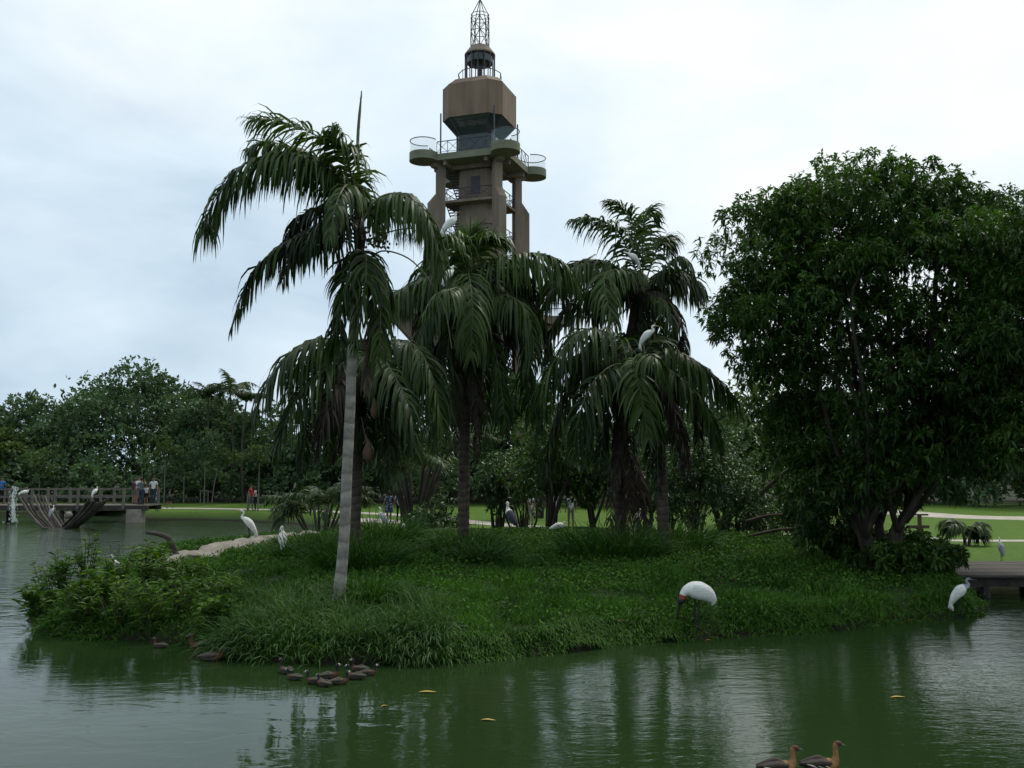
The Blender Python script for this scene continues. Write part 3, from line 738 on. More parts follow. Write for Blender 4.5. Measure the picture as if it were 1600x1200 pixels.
main_fronds = [
    ([(562, 340, 0), (552, 285, -.2), (530, 235, -.5), (480, 205, -.8), (430, 188, -1.0), (392, 186, -1.1)], D_(L=.95, n=44, hang=.42, tint=.62)),
    ([(562, 350, 0), (540, 290, -.4), (490, 248, -.8), (430, 240, -1.2), (370, 265, -1.5), (325, 335, -1.6), (326, 362, -1.6)], D_(L=1.15, n=56, hang=.95, tint=.45)),
    ([(560, 345, 0), (545, 300, .5), (510, 262, 1.0), (465, 258, 1.5), (415, 280, 1.8)], D_(L=1.0, n=44, hang=.9, tint=.35)),
    ([(562, 375, 0), (520, 362, -.4), (470, 368, -.8), (420, 398, -1.1), (385, 445, -1.2), (362, 515, -1.2)], D_(L=.8, n=46, hang=.95, tint=.12, dead=False)),
    ([(560, 380, 0), (530, 372, .3), (490, 380, .7), (455, 405, 1.0), (440, 440, 1.1)], D_(L=.75, n=36, hang=1.0, tint=.08)),
    ([(568, 345, 0), (590, 318, -.3), (625, 305, -.6), (660, 325, -.9), (680, 370, -1.0), (690, 430, -1.0)], D_(L=1.05, n=52, hang=1.1, tint=.5)),
    ([(568, 345, 0), (588, 312, .5), (620, 302, .9), (650, 318, 1.2), (668, 360, 1.3), (672, 410, 1.3)], D_(L=1.05, n=48, hang=1.1, tint=.45)),
    ([(560, 335, 0), (550, 280, -.6), (540, 240, -1.0), (528, 222, -1.3), (519, 198, -1.4)], D_(L=.85, n=36, hang=.8, tint=.55)),
    ([(562, 345, 0), (548, 300, -.9), (540, 290, -1.7), (525, 320, -2.3), (515, 370, -2.6)], D_(L=1.0, n=42, hang=1.0, tint=.4)),
    ([(566, 350, 0), (572, 320, .8), (580, 310, 1.6), (590, 330, 2.4), (595, 380, 2.9)], D_(L=1.0, n=40, hang=1.0, tint=.4)),
    ([(562, 400, 0), (556, 400, -.5), (545, 430, -.9), (530, 480, -1.0), (520, 530, -.95), (510, 560, -.9)], D_(L=.75, n=44, hang=.55, tint=.2)),
    ([(562, 395, 0), (570, 395, -.6), (572, 430, -1.0), (562, 490, -1.05), (552, 545, -1.0)], D_(L=.8, n=44, hang=.55, tint=.25)),
    ([(564, 400, 0), (578, 405, -.2), (592, 450, -.3), (594, 520, -.3), (588, 570, -.3)], D_(L=.7, n=40, hang=.7, tint=.3)),
    ([(564, 420, 0), (578, 430, -.1), (584, 490, -.15), (578, 560, -.15), (572, 610, -.12)], D_(L=.5, n=46, hang=.9, dead=True, tint=.65)),
    ([(560, 420, 0), (545, 440, .4), (532, 500, .6), (535, 560, .6)], D_(L=.6, n=36, hang=.8, tint=.12)),
    ([(562, 400, 0), (575, 410, .5), (600, 440, .9), (610, 500, 1.0)], D_(L=.7, n=36, hang=.9, tint=.2)),
]
def skirt(x, y, k, w, h, sd, L=1.0, t=.18, dead=.2):
    """older fronds that hang round a crown's underside"""
    r = np.random.default_rng(sd); out = []
    for i in range(k):
        sx = -1 + 2 * (i + .5) / k + r.uniform(-.15, .15); dy = r.uniform(-1.6, 1.6); hh = h * r.uniform(.75, 1.1) * (1.1 - .3 * abs(sx))
        out.append(([(x, y, 0), (x + sx * w * .45, y - 8 + r.uniform(-8, 14), dy * .5), (x + sx * w * .85, y + hh * .35, dy * .9), (x + sx * w, y + hh, dy)], D_(L=L, n=42, hang=.85, tint=t + r.uniform(-.1, .15), dead=bool(r.random() < dead))))
    return out
main_fronds = [(p, dict(o, L=o['L'] * (.8 if i in (8, 9) else 1.22 if i < 10 else 1.05), width=.066, n=int(o['n'] * .95), tint=o['tint'] + .05)) for i, (p, o) in enumerate(main_fronds)]
main_fronds.append(([(562, 345, 0), (545, 295, -.2), (505, 255, -.4), (450, 240, -.6), (395, 262, -.8), (350, 310, -.9), (335, 350, -.9)], D_(L=1.15, n=56, hang=1.1, tint=.35)))
main_fronds.append(([(562, 345, 0), (550, 300, .2), (520, 262, .4), (470, 235, .5), (420, 222, .5), (388, 232, .5)], D_(L=1.25, n=44, width=.08, hang=.75, tint=.55)))
main_fronds.append(([(560, 350, 0), (535, 330, .3), (500, 325, .6), (465, 345, .8), (445, 385, .9)], D_(L=1.1, n=42, width=.08, hang=1.1, tint=.12)))
main_fronds.append(([(560, 360, 0), (538, 345, -.5), (510, 345, -.9), (485, 365, -1.1), (470, 400, -1.2)], D_(L=1.0, n=42, width=.075, hang=1.1, tint=.10)))
main_fronds.append(([(562, 370, 0), (525, 355, -.1), (480, 360, -.2), (435, 385, -.3), (400, 430, -.35), (378, 480, -.35)], D_(L=.95, n=50, hang=1.1, tint=.3, dead=True, width=.06)))
palm('palm_tree', 'tall palm with pale grey ringed trunk and upright spear leaf near the water', 21.6,
     [(531, 945), (537, 850), (542, 740), (547, 640), (550, 560), (556, 470), (562, 385), (563, 345)], (.126, .098), M['grey_trunk'],
     main_fronds, [], 5, fibre_from=.66, spear=[(562, 360), (561, 290), (559, 220), (565, 142)], extras=main_extras)
# --- palm in front of the tower
p2 = [
    ([(738, 440, 0), (785, 412, .6), (835, 410, 1.0), (875, 440, 1.2), (893, 500, 1.2)], D_(L=1.4, n=50, hang=1.1, tint=.25)),
    ([(738, 460, 0), (780, 455, .3), (825, 475, .5), (855, 530, .6), (862, 590, .6)], D_(L=1.3, n=48, hang=1.0, tint=.15)),
    ([(735, 440, 0), (700, 425, -.5), (655, 440, -1), (615, 460, -1.4), (590, 500, -1.5), (580, 545, -1.5)], D_(L=1.35, n=50, hang=1.0, tint=.4)),
    ([(738, 440, 0), (770, 410, -.5), (810, 397, -1.0), (850, 397, -1.4), (885, 415, -1.6), (905, 455, -1.6)], D_(L=1.35, n=54, hang=1.1, tint=.42)),
    ([(738, 450, 0), (765, 462, -.8), (795, 462, -1.5), (822, 485, -1.9), (833, 530, -2), (832, 570, -2)], D_(L=1.2, n=50, hang=1.0, tint=.4)),
    ([(736, 440, 0), (732, 425, -.9), (735, 445, -1.9), (738, 490, -2.5), (735, 560, -2.7)], D_(L=1.2, n=50, hang=.7, tint=.45)),
    ([(735, 430, 0), (722, 395, -.2), (712, 370, -.4), (690, 372, -.8), (672, 400, -1.0)], D_(L=1.1, n=40, hang=.8, tint=.6)),
    ([(737, 430, 0), (745, 395, -.3), (752, 378, -.5), (775, 372, -.6), (795, 385, -.6)], D_(L=.9, n=40, hang=.35, tint=.75)),
    ([(736, 430, 0), (733, 395, .1), (735, 370, .1), (740, 362, .2)], D_(L=.8, n=34, hang=.12, tint=.8, spread=.5)),
    ([(735, 435, 0), (715, 405, .5), (690, 395, 1.0), (660, 420, 1.5), (640, 470, 1.7)], D_(L=1.2, n=40, hang=1.0, tint=.4)),
    ([(738, 455, 0), (700, 470, -.8), (665, 500, -1.4), (645, 560, -1.7), (640, 620, -1.7)], D_(L=1.1, n=44, hang=.9, tint=.25)),
    ([(735, 470, 0), (715, 490, -1), (700, 540, -1.4), (695, 610, -1.5), (690, 670, -1.5)], D_(L=1.0, n=44, hang=.8, tint=.15)),
    ([(735, 480, 0), (755, 500, -.9), (775, 555, -1.4), (785, 620, -1.5), (790, 670, -1.5)], D_(L=1.0, n=44, hang=.8, tint=.15)),
    ([(735, 480, 0), (780, 490, .5), (815, 530, .9), (825, 600, 1.0), (828, 660, 1.0)], D_(L=1.0, n=40, hang=.9, tint=.2)),
    ([(735, 500, 0), (740, 530, -.6), (745, 600, -.8), (748, 680, -.8)], D_(L=.6, n=40, hang=.7, dead=True, tint=.3)),
    ([(735, 500, 0), (722, 540, -.5), (716, 610, -.6), (712, 700, -.6)], D_(L=.6, n=40, hang=.7, dead=True, tint=.15)),
]
def back_fan(k, ln, sd, t=.3, el=.7, dr=2.0):
    r = np.random.default_rng(sd)
    return [(r.uniform(.35, 2.8), r.uniform(el - .4, el + .3), ln * r.uniform(.85, 1.1), dr * r.uniform(.8, 1.2), D_(L=1.4, n=38, hang=1.0, tint=t, width=.085)) for _ in range(k)]
palm('palm_tree', 'dark palm with drooping crown right below the lookout tower, two white egrets in it', 31.5,
     [(725, 855), (725, 740), (727, 620), (731, 520), (736, 435)], (.19, .17), M['brown_trunk'], p2 + [([(735, 445, 0), (690, 432, .3), (640, 445, .6), (600, 490, .8), (582, 550, .8)], D_(L=1.3, n=48, hang=1.0, tint=.35)), ([(735, 440, 0), (720, 402, -1.0), (706, 374, -1.9), (694, 374, -2.2), (680, 400, -2.3)], D_(L=.6, n=34, hang=.9, tint=.6)), ([(735, 450, 0), (720, 448, -1.6), (702, 453, -3.4), (680, 462, -3.7), (658, 495, -3.8)], D_(L=.8, n=40, hang=1.0, tint=.5))] + skirt(735, 450, 8, 95, 180, 402, .95, .06, .2) + skirt(732, 520, 6, 65, 190, 403, .85, .0, .5), back_fan(6, 3.6, 8), 6, fibre_from=.55)
# --- palm with the tall crown further right
p3 = [
    ([(1000, 455, 0), (955, 412, .3), (905, 408, .6), (862, 435, .9), (832, 490, 1.0)], D_(L=1.4, n=50, hang=1.1, tint=.25)),
    ([(1000, 470, 0), (955, 450, -.4), (905, 462, -.8), (868, 505, -1.0), (850, 565, -1.0)], D_(L=1.2, n=48, hang=1.0, tint=.2)),
    ([(1003, 450, 0), (985, 400, -.3), (962, 358, -.6), (925, 342, -.8), (893, 343, -.9)], D_(L=.95, n=44, hang=.55, tint=.4)),
    ([(1004, 445, 0), (995, 385, -.1), (985, 340, -.2), (968, 322, -.3), (948, 314, -.3)], D_(L=.75, n=40, hang=.3, tint=.5)),
    ([(1005, 445, 0), (1004, 390, .2), (1006, 345, .3), (1016, 328, .4), (1030, 345, .5)], D_(L=.75, n=40, hang=.45, tint=.5)),
    ([(1006, 450, 0), (1022, 400, .4), (1035, 375, .6), (1042, 372, .8), (1052, 400, 1.0)], D_(L=.8, n=36, hang=.6, tint=.3)),
    ([(1008, 455, 0), (1035, 425, -.3), (1058, 402, -.6), (1076, 410, -.8), (1088, 440, -.9)], D_(L=.75, n=36, hang=1.0, tint=.12)),
    ([(1000, 455, 0), (965, 418, -.5), (920, 410, -1.0), (880, 430, -1.5), (850, 475, -1.7), (838, 520, -1.7)], D_(L=1.3, n=54, hang=1.05, tint=.42)),
    ([(1000, 460, 0), (970, 425, -1.2), (945, 430, -2.0), (950, 475, -2.6), (965, 525, -2.8)], D_(L=.95, n=44, hang=.7, tint=.5)),
    ([(1003, 460, 0), (1025, 462, -.6), (1042, 475, -1.0), (1050, 505, -1.2), (1052, 530, -1.2)], D_(L=.7, n=36, hang=.9, tint=.3)),
    ([(1000, 470, 0), (985, 440, .6), (950, 440, 1.2), (910, 470, 1.8), (890, 530, 2)], D_(L=1.2, n=44, hang=1.0, tint=.3)),
    ([(998, 490, 0), (1010, 510, -.5), (1020, 570, -.7), (1022, 640, -.7)], D_(L=.7, n=40, hang=.8, tint=.1)),
    ([(995, 500, 0), (985, 530, -.3), (980, 610, -.4), (978, 700, -.4)], D_(L=.6, n=44, hang=.7, dead=True, tint=.25)),
]
palm('palm_tree', 'palm with ragged tall crown, brown dead fronds round its foot', 32.6,
     [(968, 858), (969, 780), (972, 680), (980, 580), (992, 500), (1003, 450)], (.20, .16), M['brown_trunk'], p3 + [([(1003, 450, 0), (998, 430, -.8), (992, 424, -1.4), (978, 432, -1.7), (965, 460, -1.8)], D_(L=.6, n=34, hang=.9, tint=.5))] + skirt(1000, 460, 6, 80, 130, 404, .9, .1, .2) + skirt(985, 540, 4, 60, 150, 405, .8, .1, .4), back_fan(4, 2.8, 9), 10, fibre_from=.5,
     extras=lambda root, C, rg: [frond(root, [at(x0, 690, 32.6 + d), at(x1, 760, 32.4 + d), at(x2, 856, 32.1 + d)], rg, L=.55, n=30, hang=.6, dead=True, tint=t * .8, missing=.3)
                                 for x0, x1, x2, d, t in ((985, 1000, 992, -.2, .35), (978, 990, 945, -.3, .5), (985, 1006, 1012, .2, .2), (965, 958, 950, -.1, .25), (975, 985, 978, -.5, .4))])
# --- lower palm beside it
p4 = [
    ([(1003, 575, 0), (945, 548, -.2), (892, 560, -.5), (855, 615, -.7), (840, 690, -.7)], D_(L=1.3, n=50, hang=1.0, tint=.15)),
    ([(1005, 565, 0), (960, 525, -.7), (915, 515, -1.3), (880, 545, -1.8), (850, 595, -2.1), (836, 650, -2.1)], D_(L=1.3, n=54, hang=.95, tint=.38)),
    ([(1010, 560, 0), (1050, 548, -.6), (1090, 566, -1.1), (1125, 595, -1.4), (1155, 632, -1.5)], D_(L=1.3, n=54, hang=1.15, tint=.25)),
    ([(1008, 570, 0), (1040, 575, -1.0), (1080, 605, -1.7), (1112, 655, -2.1), (1130, 725, -2.2)], D_(L=1.1, n=54, hang=.85, tint=.35)),
    ([(1003, 570, 0), (995, 560, -1.3), (996, 590, -2.2), (1006, 640, -2.6), (1012, 690, -2.7)], D_(L=1.0, n=46, hang=.6, tint=.45)),
    ([(1000, 575, 0), (960, 570, -1.2), (925, 600, -1.9), (905, 650, -2.3), (895, 710, -2.4)], D_(L=1.2, n=48, hang=.8, tint=.2)),
    ([(1000, 580, 0), (965, 600, -.8), (945, 660, -1.2), (935, 740, -1.3)], D_(L=1.0, n=44, hang=.7, tint=.1)),
    ([(1010, 580, 0), (1040, 610, -.5), (1062, 670, -.8), (1075, 740, -.9)], D_(L=1.0, n=44, hang=.8, tint=.25, dead=True)),
    ([(1010, 580, 0), (1060, 590, .8), (1100, 640, 1.2), (1115, 700, 1.3)], D_(L=1.0, n=44, hang=.9, tint=.15)),
    ([(1003, 590, 0), (985, 620, -.7), (968, 690, -1.0), (960, 760, -1.0)], D_(L=.7, n=40, hang=.7, dead=True, tint=.1)),
    ([(1000, 580, 0), (940, 570, .5), (890, 610, .9), (860, 690, 1.0), (855, 750, 1.0)], D_(L=1.1, n=48, hang=.9, tint=.2)),
    ([(1003, 575, 0), (950, 555, 1.0), (905, 575, 1.5), (880, 640, 1.8), (870, 720, 1.9)], D_(L=1.1, n=48, hang=.9, tint=.2)),
]
palm('palm_tree', 'lower dark palm with long fronds arching both ways, an egret standing on its crown', 30.4,
     [(1034, 836), (1034, 760), (1028, 670), (1012, 600), (1006, 568)], (.19, .165), M['brown_trunk'], p4 + [([(1006, 568, 0), (1010, 556, -1.3), (1014, 554, -2.3), (1030, 566, -2.7), (1042, 600, -2.8)], D_(L=.8, n=40, hang=.9, tint=.4))] + skirt(1006, 585, 7, 95, 170, 406, .95, .02, .3), back_fan(5, 3.6, 12), 14, fibre_from=.6)
# --- palm behind the pale trunk
p5 = [
    ([(562, 565, 0), (530, 535, -.5), (490, 530, -1), (445, 560, -1.5), (412, 610, -1.8), (394, 660, -1.8)], D_(L=1.5, n=56, hang=1.0, tint=.3)),
    ([(562, 565, 0), (600, 535, -.5), (640, 535, -1.0), (668, 570, -1.5), (685, 630, -1.7), (690, 690, -1.7)], D_(L=1.4, n=56, hang=.85, tint=.45)),
    ([(562, 570, 0), (590, 555, -1.2), (615, 585, -2.0), (640, 640, -2.5), (650, 710, -2.6)], D_(L=1.2, n=50, hang=.7, tint=.4)),
    ([(560, 575, 0), (520, 570, -.8), (480, 600, -1.4), (450, 650, -1.8), (430, 720, -1.9)], D_(L=1.3, n=50, hang=.8, tint=.2)),
    ([(560, 580, 0), (535, 590, -1.2), (510, 640, -1.8), (495, 710, -1.9)], D_(L=1.1, n=46, hang=.7, tint=.3, dead=True)),
    ([(562, 580, 0), (590, 600, -.6), (605, 660, -.9), (610, 740, -1.0)], D_(L=1.0, n=44, hang=.7, tint=.12)),
    ([(562, 570, 0), (520, 545, .8), (475, 565, 1.4), (440, 630, 1.7)], D_(L=1.3, n=46, hang=1.0, tint=.2)),
    ([(562, 570, 0), (610, 545, .8), (650, 570, 1.4), (670, 640, 1.7)], D_(L=1.3, n=46, hang=1.0, tint=.25)),
    ([(562, 590, 0), (548, 630, -.3), (530, 690, -.5), (520, 720, -.5)], D_(L=.6, n=40, hang=.7, dead=True, tint=.5)),
]
def hang_spathes(root, C, rg):
    for x, y, s in ((586, 640, 1.0), (575, 705, 1.1)):
        c = at(x, y, 27.6); h = .40 * s; g = Geo()
        g.tube([c + (-.2, 0, h * 2.2), c + (-.1, 0, h * 1.1), c + (0, 0, h * .6), c, c - (0, 0, h * .45), c - (0, 0, h * .7)], [.012, .015, .065, .14 * s, .12 * s, .02], 10)
        g.build('spathe', M['spathe'], root, smooth=True)
palm('palm_tree', 'palm with brown spathes hanging among its low fronds, standing behind the pale trunk', 29.0,
     [(556, 832), (557, 760), (559, 680), (561, 610), (562, 565)], (.17, .15), M['brown_trunk'], p5 + skirt(562, 580, 7, 95, 180, 407, 1.0, .05, .2), back_fan(5, 3.2, 15), 16, fibre_from=.55, extras=hang_spathes)

# --- clumping palms on the far bank: many thin stems from one foot
def clump(name, label, px, Y, stems, hgt, spread, fr_len, seed, group):
    rg = np.random.default_rng(seed); b = gxy(px, Y)
    root = thing(name, label, 'palm clump', b, group=group)
    for i in range(stems):
        a = 6.283 * i / stems + rg.uniform(-.2, .2); lean = spread * rg.uniform(.45, 1.0); h = hgt * rg.uniform(.75, 1.1)
        d = np.array([math.cos(a), math.sin(a) * .8, 0])
        o_ = min(.25, spread * .5); P = [b + d * o_ - (0, 0, .15), b + d * (o_ + lean * .35) + (0, 0, h * .45), b + d * (o_ + lean) + (0, 0, h)]
        g = Geo(); C = spline(P, 14); g.tube(C, np.linspace(.10, .06, 14) * min(1, hgt), 7); g.build('stem', M['bark'], root, smooth=True)
        for j in range(3):
            az = a + rg.uniform(-1.2, 1.2)
            frond(root, arch(C[-1], az, rg.uniform(.3, 1.2), fr_len * rg.uniform(.8, 1.1), rg.uniform(1.2, 2.0), 5), rg, L=.75, n=26, width=.07, hang=.5, tint=rg.uniform(.2, .7))
    return root
clump('clumping_palm', 'clump of dark thin palm stems with low bluish fronds on the bank by the inlet', 505, 50.0, 9, 2.6, 1.3, 2.3, 31, 'clumping palms on the far bank')
clump('clumping_palm', 'vase-shaped clump of thick stems fanning out beside the curve of the path', 648, 47.6, 11, 4.0, 1.6, 2.8, 33, 'clumping palms on the far bank')
clump('young_palm', 'small young palm with two stems on the lawn beyond the plank bridge', 1501, 37.5, 2, .7, .12, .8, 37, None)

# ------------------------------------------------------------------ broadleaf trees
def limb(g, a, b, r0, r1, rg, wob=.3, n=10, segs=7):
    a, b = np.array(a, float), np.array(b, float); ln = np.linalg.norm(b - a)
    mids = [a + (b - a) * t + rg.normal(size=3) * wob * ln * .12 + np.array([0, 0, ln * .10 * math.sin(math.pi * t)]) for t in (.35, .7)]
    C = spline([a] + mids + [b], n); g.tube(C, np.linspace(r0, r1, n), segs, jitter=.12, rng=rg); return C
def whorls(q, centres, radii, per, rg, ll, lw, up=.25, bias=0.45, whorl=8, simple=False, flat_=.75):
    """twig ends spread over lumps, each with a whorl of leaves"""
    cs = np.repeat(np.arange(len(centres)), per); n = len(cs)
    d = unit(rg.normal(size=(n, 3)) + np.array([0, 0, up]))
    rr = radii[cs] * (bias + (1.12 - bias) * rg.random(n) ** .45)
    P = centres[cs] + d * rr[:, None] * np.array([1, 1, flat_])
    lump = np.clip(.35 + .38 * rg.normal(size=len(centres)), 0, 1)[cs]
    P = np.repeat(P, whorl, 0); D = np.repeat(d, whorl, 0)
    Dl = unit(D * .55 + unit(rg.normal(size=D.shape)) * .95 + np.array([0, 0, -.18]))
    m = len(P); tint = np.clip(np.repeat(lump, whorl) * .6 + .4 * rg.random(m) + .12 * D[:, 2], 0, 1)
    P = P + rg.normal(size=P.shape) * .03
    if simple: simple_leaves(q, P, Dl, ll * rg.uniform(.7, 1.2, m), lw * rg.uniform(.8, 1.2, m), tint, rg)
    else: leaves(q, P, Dl, ll * rg.uniform(.7, 1.2, m), lw * rg.uniform(.8, 1.2, m), tint, rg, droop=.35)
def inpoly(x, y, poly):
    return sdist(np.array(x), np.array(y), poly)
def outline_tree(name, label, Y, outline, base_px, stems, lump_r, nl, per, depth, ll, lw, leaf, seed, trunk_r=.28, fork=1.2, group=None, whorl=8, simple=False, holes=()):
    """tree whose crown fills a real volume: the outline gives its width and height, 'depth' its thickness front to back"""
    rg = np.random.default_rng(seed)
    base = gxy(base_px, Y); root = thing(name, label, 'tree', base, group=group)
    xs_, ys_ = [p[0] for p in outline], [p[1] for p in outline]
    mpp = Y / F; lr = lump_r / mpp; C, R = [], []
    tries = 0
    while len(C) < nl and tries < 40000:
        tries += 1
        x, y = rg.uniform(min(xs_), max(xs_)), rg.uniform(min(ys_), max(ys_))
        s = float(inpoly([x], [y], outline)[0]); r = lr * rg.uniform(.6, 1.25)
        if s < r * .72: continue
        if any((x - hx) ** 2 + (y - hy) ** 2 < hr ** 2 for hx, hy, hr in holes): continue
        thick = depth * math.sqrt(max(.05, min(1, s / (lr * 5))))
        C.append(at(x, y, Y) + np.array([0, rg.uniform(-1, 1) * thick, 0])); R.append(r * mpp)
    C, R = np.array(C), np.array(R)
    g = Geo(); tops = []
    for k in range(stems):
        a = 6.28 * k / stems; b0 = base + np.array([math.cos(a), math.sin(a), 0]) * trunk_r * (.8 if stems > 1 else 0) - (0, 0, .3)
        t = base + np.array([math.cos(a) * fork * .55, math.sin(a) * fork * .55, fork * rg.uniform(.9, 1.4)])
        limb(g, b0, t, trunk_r * (1.0 if stems == 1 else .75), trunk_r * .42, rg, .15, 8, 9); tops.append(t)
    g.build('trunk', M['bark'], root, smooth=True)
    g = Geo()
    pick = rg.choice(len(C), min(len(C), 26), replace=False)
    for i in pick:
        t = tops[int(np.argmin([np.linalg.norm(C[i][:2] - u[:2]) + rg.uniform(0, 1.5) for u in tops]))]
        limb(g, t - (0, 0, .25), C[i], trunk_r * rg.uniform(.3, .42), .018, rg, .35, 10, 6)
    g.build('limbs', M['bark'], root, smooth=True)
    q = Quads(); whorls(q, C, R, per, rg, ll, lw, whorl=whorl, simple=simple)
    q.build('crown', leaf, root, kind='stuff')
    return root
big_outline = [(1330, 232), (1385, 248), (1440, 258), (1475, 280), (1525, 292), (1600, 285), (1690, 320), (1660, 560), (1640, 740), (1560, 765), (1500, 745), (1460, 785), (1410, 800), (1350, 815), (1290, 840), (1235, 830),
               (1208, 760), (1200, 640), (1160, 590), (1110, 560), (1085, 515), (1078, 440), (1085, 395), (1120, 345), (1150, 295), (1200, 285), (1255, 262), (1290, 245)]
outline_tree('broadleaf_tree', 'huge dense dark-leaved tree with several stems on the right end of the island', 27.5, big_outline, 1368, 5, .76, 440, 42, 4.0, .205, .068, M['tree_leaf'], 41, trunk_r=.25, fork=1.3,
             holes=((1472, 655, 16), (1435, 620, 12), (1560, 705, 14)))
outline_tree('broadleaf_tree', 'dark tree with one straight trunk standing by the plank bridge', 23.6, [(1490, 320), (1560, 298), (1640, 290), (1760, 330), (1800, 500), (1770, 740), (1640, 765), (1560, 735), (1510, 640), (1490, 480)], 1606, 1, .7, 95, 36, 2.6, .195, .064, M['tree_leaf'], 43, trunk_r=.16, fork=2.6)
# shrubs and small trees behind the palms
def shrub(name, label, px, Y, h, w, seed, mat, ll=.2, lw=.08, nl=26, per=22, trunk=True, clear=.25, group=None, cat='shrub', whorl=6, simple=False, d=None):
    rg = np.random.default_rng(seed); b = gxy(px, Y); root = thing(name, label, cat, b, group=group)
    d = d or w
    u = unit(rg.normal(size=(nl, 3))); rad = rg.random(nl) ** .4
    cz = h * (clear + (1 - clear) / 2)
    C = b + np.array([0, 0, cz]) + u * rad[:, None] * np.array([w / 2 * .8, d / 2 * .8, h * (1 - clear) / 2 * .82])
    R = np.full(nl, min(w, h) * .17) * rg.uniform(.7, 1.3, nl)
    g = Geo()
    for i in rg.choice(nl, min(nl, 9), replace=False): limb(g, b + (rg.uniform(-.1, .1), rg.uniform(-.1, .1), -.15), C[i], .035 + .008 * h, .012, rg, .3, 9, 6)
    g.build('stems', M['bark'], root, smooth=True)
    q = Quads(); whorls(q, C, R, per, rg, ll, lw, whorl=whorl, simple=simple); q.build('foliage', mat, root, kind='stuff')
    return root
GS = 'shrubs behind the palms'
shrub('glossy_shrub', 'glossy-leaved shrub between the stem clump and the palm below the tower', 690, 43.5, 3.6, 3.0, 51, M['shrub_leaf'], nl=24, clear=.3, group=GS)
shrub('glossy_shrub', 'glossy shrub just right of the palm trunk below the tower', 778, 42.0, 4.2, 2.6, 52, M['shrub_leaf'], nl=26, clear=.28, group=GS)
shrub('small_tree', 'small tree on one thin stem with leaves hanging before the two walkers', 857, 40.0, 4.4, 4.4, 53, M['tree_leaf'], ll=.26, lw=.085, nl=34, clear=.22, group=GS, cat='tree')
shrub('leafy_shrub', 'dark leafy shrub left of the ragged palm trunk', 925, 41.0, 4.6, 3.4, 54, M['tree_leaf'], ll=.24, lw=.085, nl=30, clear=.05, group=GS)
shrub('leafy_shrub', 'broad dark shrub right of the lower palm trunk', 1085, 37.0, 4.0, 4.4, 55, M['shrub_leaf'], nl=40, per=24, clear=.02, group=GS)
shrub('leafy_shrub', 'round low shrub with pale glossy leaves beside the fallen branches', 1150, 39.0, 3.2, 3.0, 56, M['shrub_leaf'], nl=26, clear=.05, group=GS)
shrub('leafy_shrub', 'loose shrub growing among the fallen branches', 1235, 35.5, 1.9, 3.2, 57, M['shrub_leaf'], nl=20, per=16, clear=.05, group=GS)
shrub('small_tree', 'yellow-green small tree showing between the low palm and the huge tree', 1185, 52.0, 8.2, 5.2, 58, M['bright_leaf'], ll=.34, lw=.14, nl=44, per=22, clear=.25, group=GS, cat='tree')
shrub('small_tree', 'yellow-green tree top showing in the gap between the two middle palms', 845, 58.0, 8.6, 3.6, 59, M['bright_leaf'], ll=.34, lw=.14, nl=30, clear=.3, group=GS, cat='tree')
shrub('leafy_shrub', 'dark undergrowth shrub at the foot of the huge tree', 1335, 29.6, 1.2, 2.2, 60, M['tree_leaf'], nl=20, per=18, clear=.0, group=GS)
shrub('leafy_shrub', 'dark undergrowth shrub between the huge tree and the plank bridge', 1415, 28.4, 1.2, 2.4, 61, M['tree_leaf'], nl=18, per=18, clear=.0, group=GS)

shrub('leafy_shrub', 'low dark shrub at the left foot of the huge tree', 1292, 29.6, 2.0, 3.0, 62, M['tree_leaf'], nl=28, per=18, clear=.0, group=GS)
shrub('leafy_shrub', 'dark shrub with reddish dry leaves in front of the huge trunk', 1372, 26.6, 1.0, 2.6, 63, M['tree_leaf'], nl=20, per=18, clear=.0, group=GS)
shrub('leafy_shrub', 'low shrub beside the near edge of the plank bridge', 1455, 25.8, .9, 2.0, 64, M['tree_leaf'], nl=16, per=18, clear=.0, group=GS)
shrub('glossy_shrub', 'glossy shrub behind the stork with dark wings', 815, 45.0, 4.8, 3.6, 65, M['shrub_leaf'], nl=28, clear=.25, group=GS)
shrub('glossy_shrub', 'mid-green shrub between the ragged and the lower palm trunks', 1005, 42.0, 4.6, 3.4, 66, M['shrub_leaf'], nl=30, clear=.1, group=GS)
shrub('glossy_shrub', 'tall mid-green shrub left of the yellow-green small tree', 1125, 44.0, 6.2, 4.6, 67, M['shrub_leaf'], nl=40, clear=.1, group=GS)
shrub('glossy_shrub', 'mid-green shrub behind the vase-shaped stem clump', 668, 56.0, 5.0, 4.6, 68, M['shrub_leaf'], nl=30, clear=.15, group=GS)
shrub('leafy_shrub', 'dark round shrub directly behind the lower palm trunk', 1045, 45.0, 3.8, 3.6, 69, M['tree_leaf'], nl=30, clear=.02, group=GS)
shrub('leafy_shrub', 'dark low shrub under the leaning dead bough', 1190, 41.0, 2.8, 3.0, 70, M['tree_leaf'], nl=26, clear=.02, group=GS)
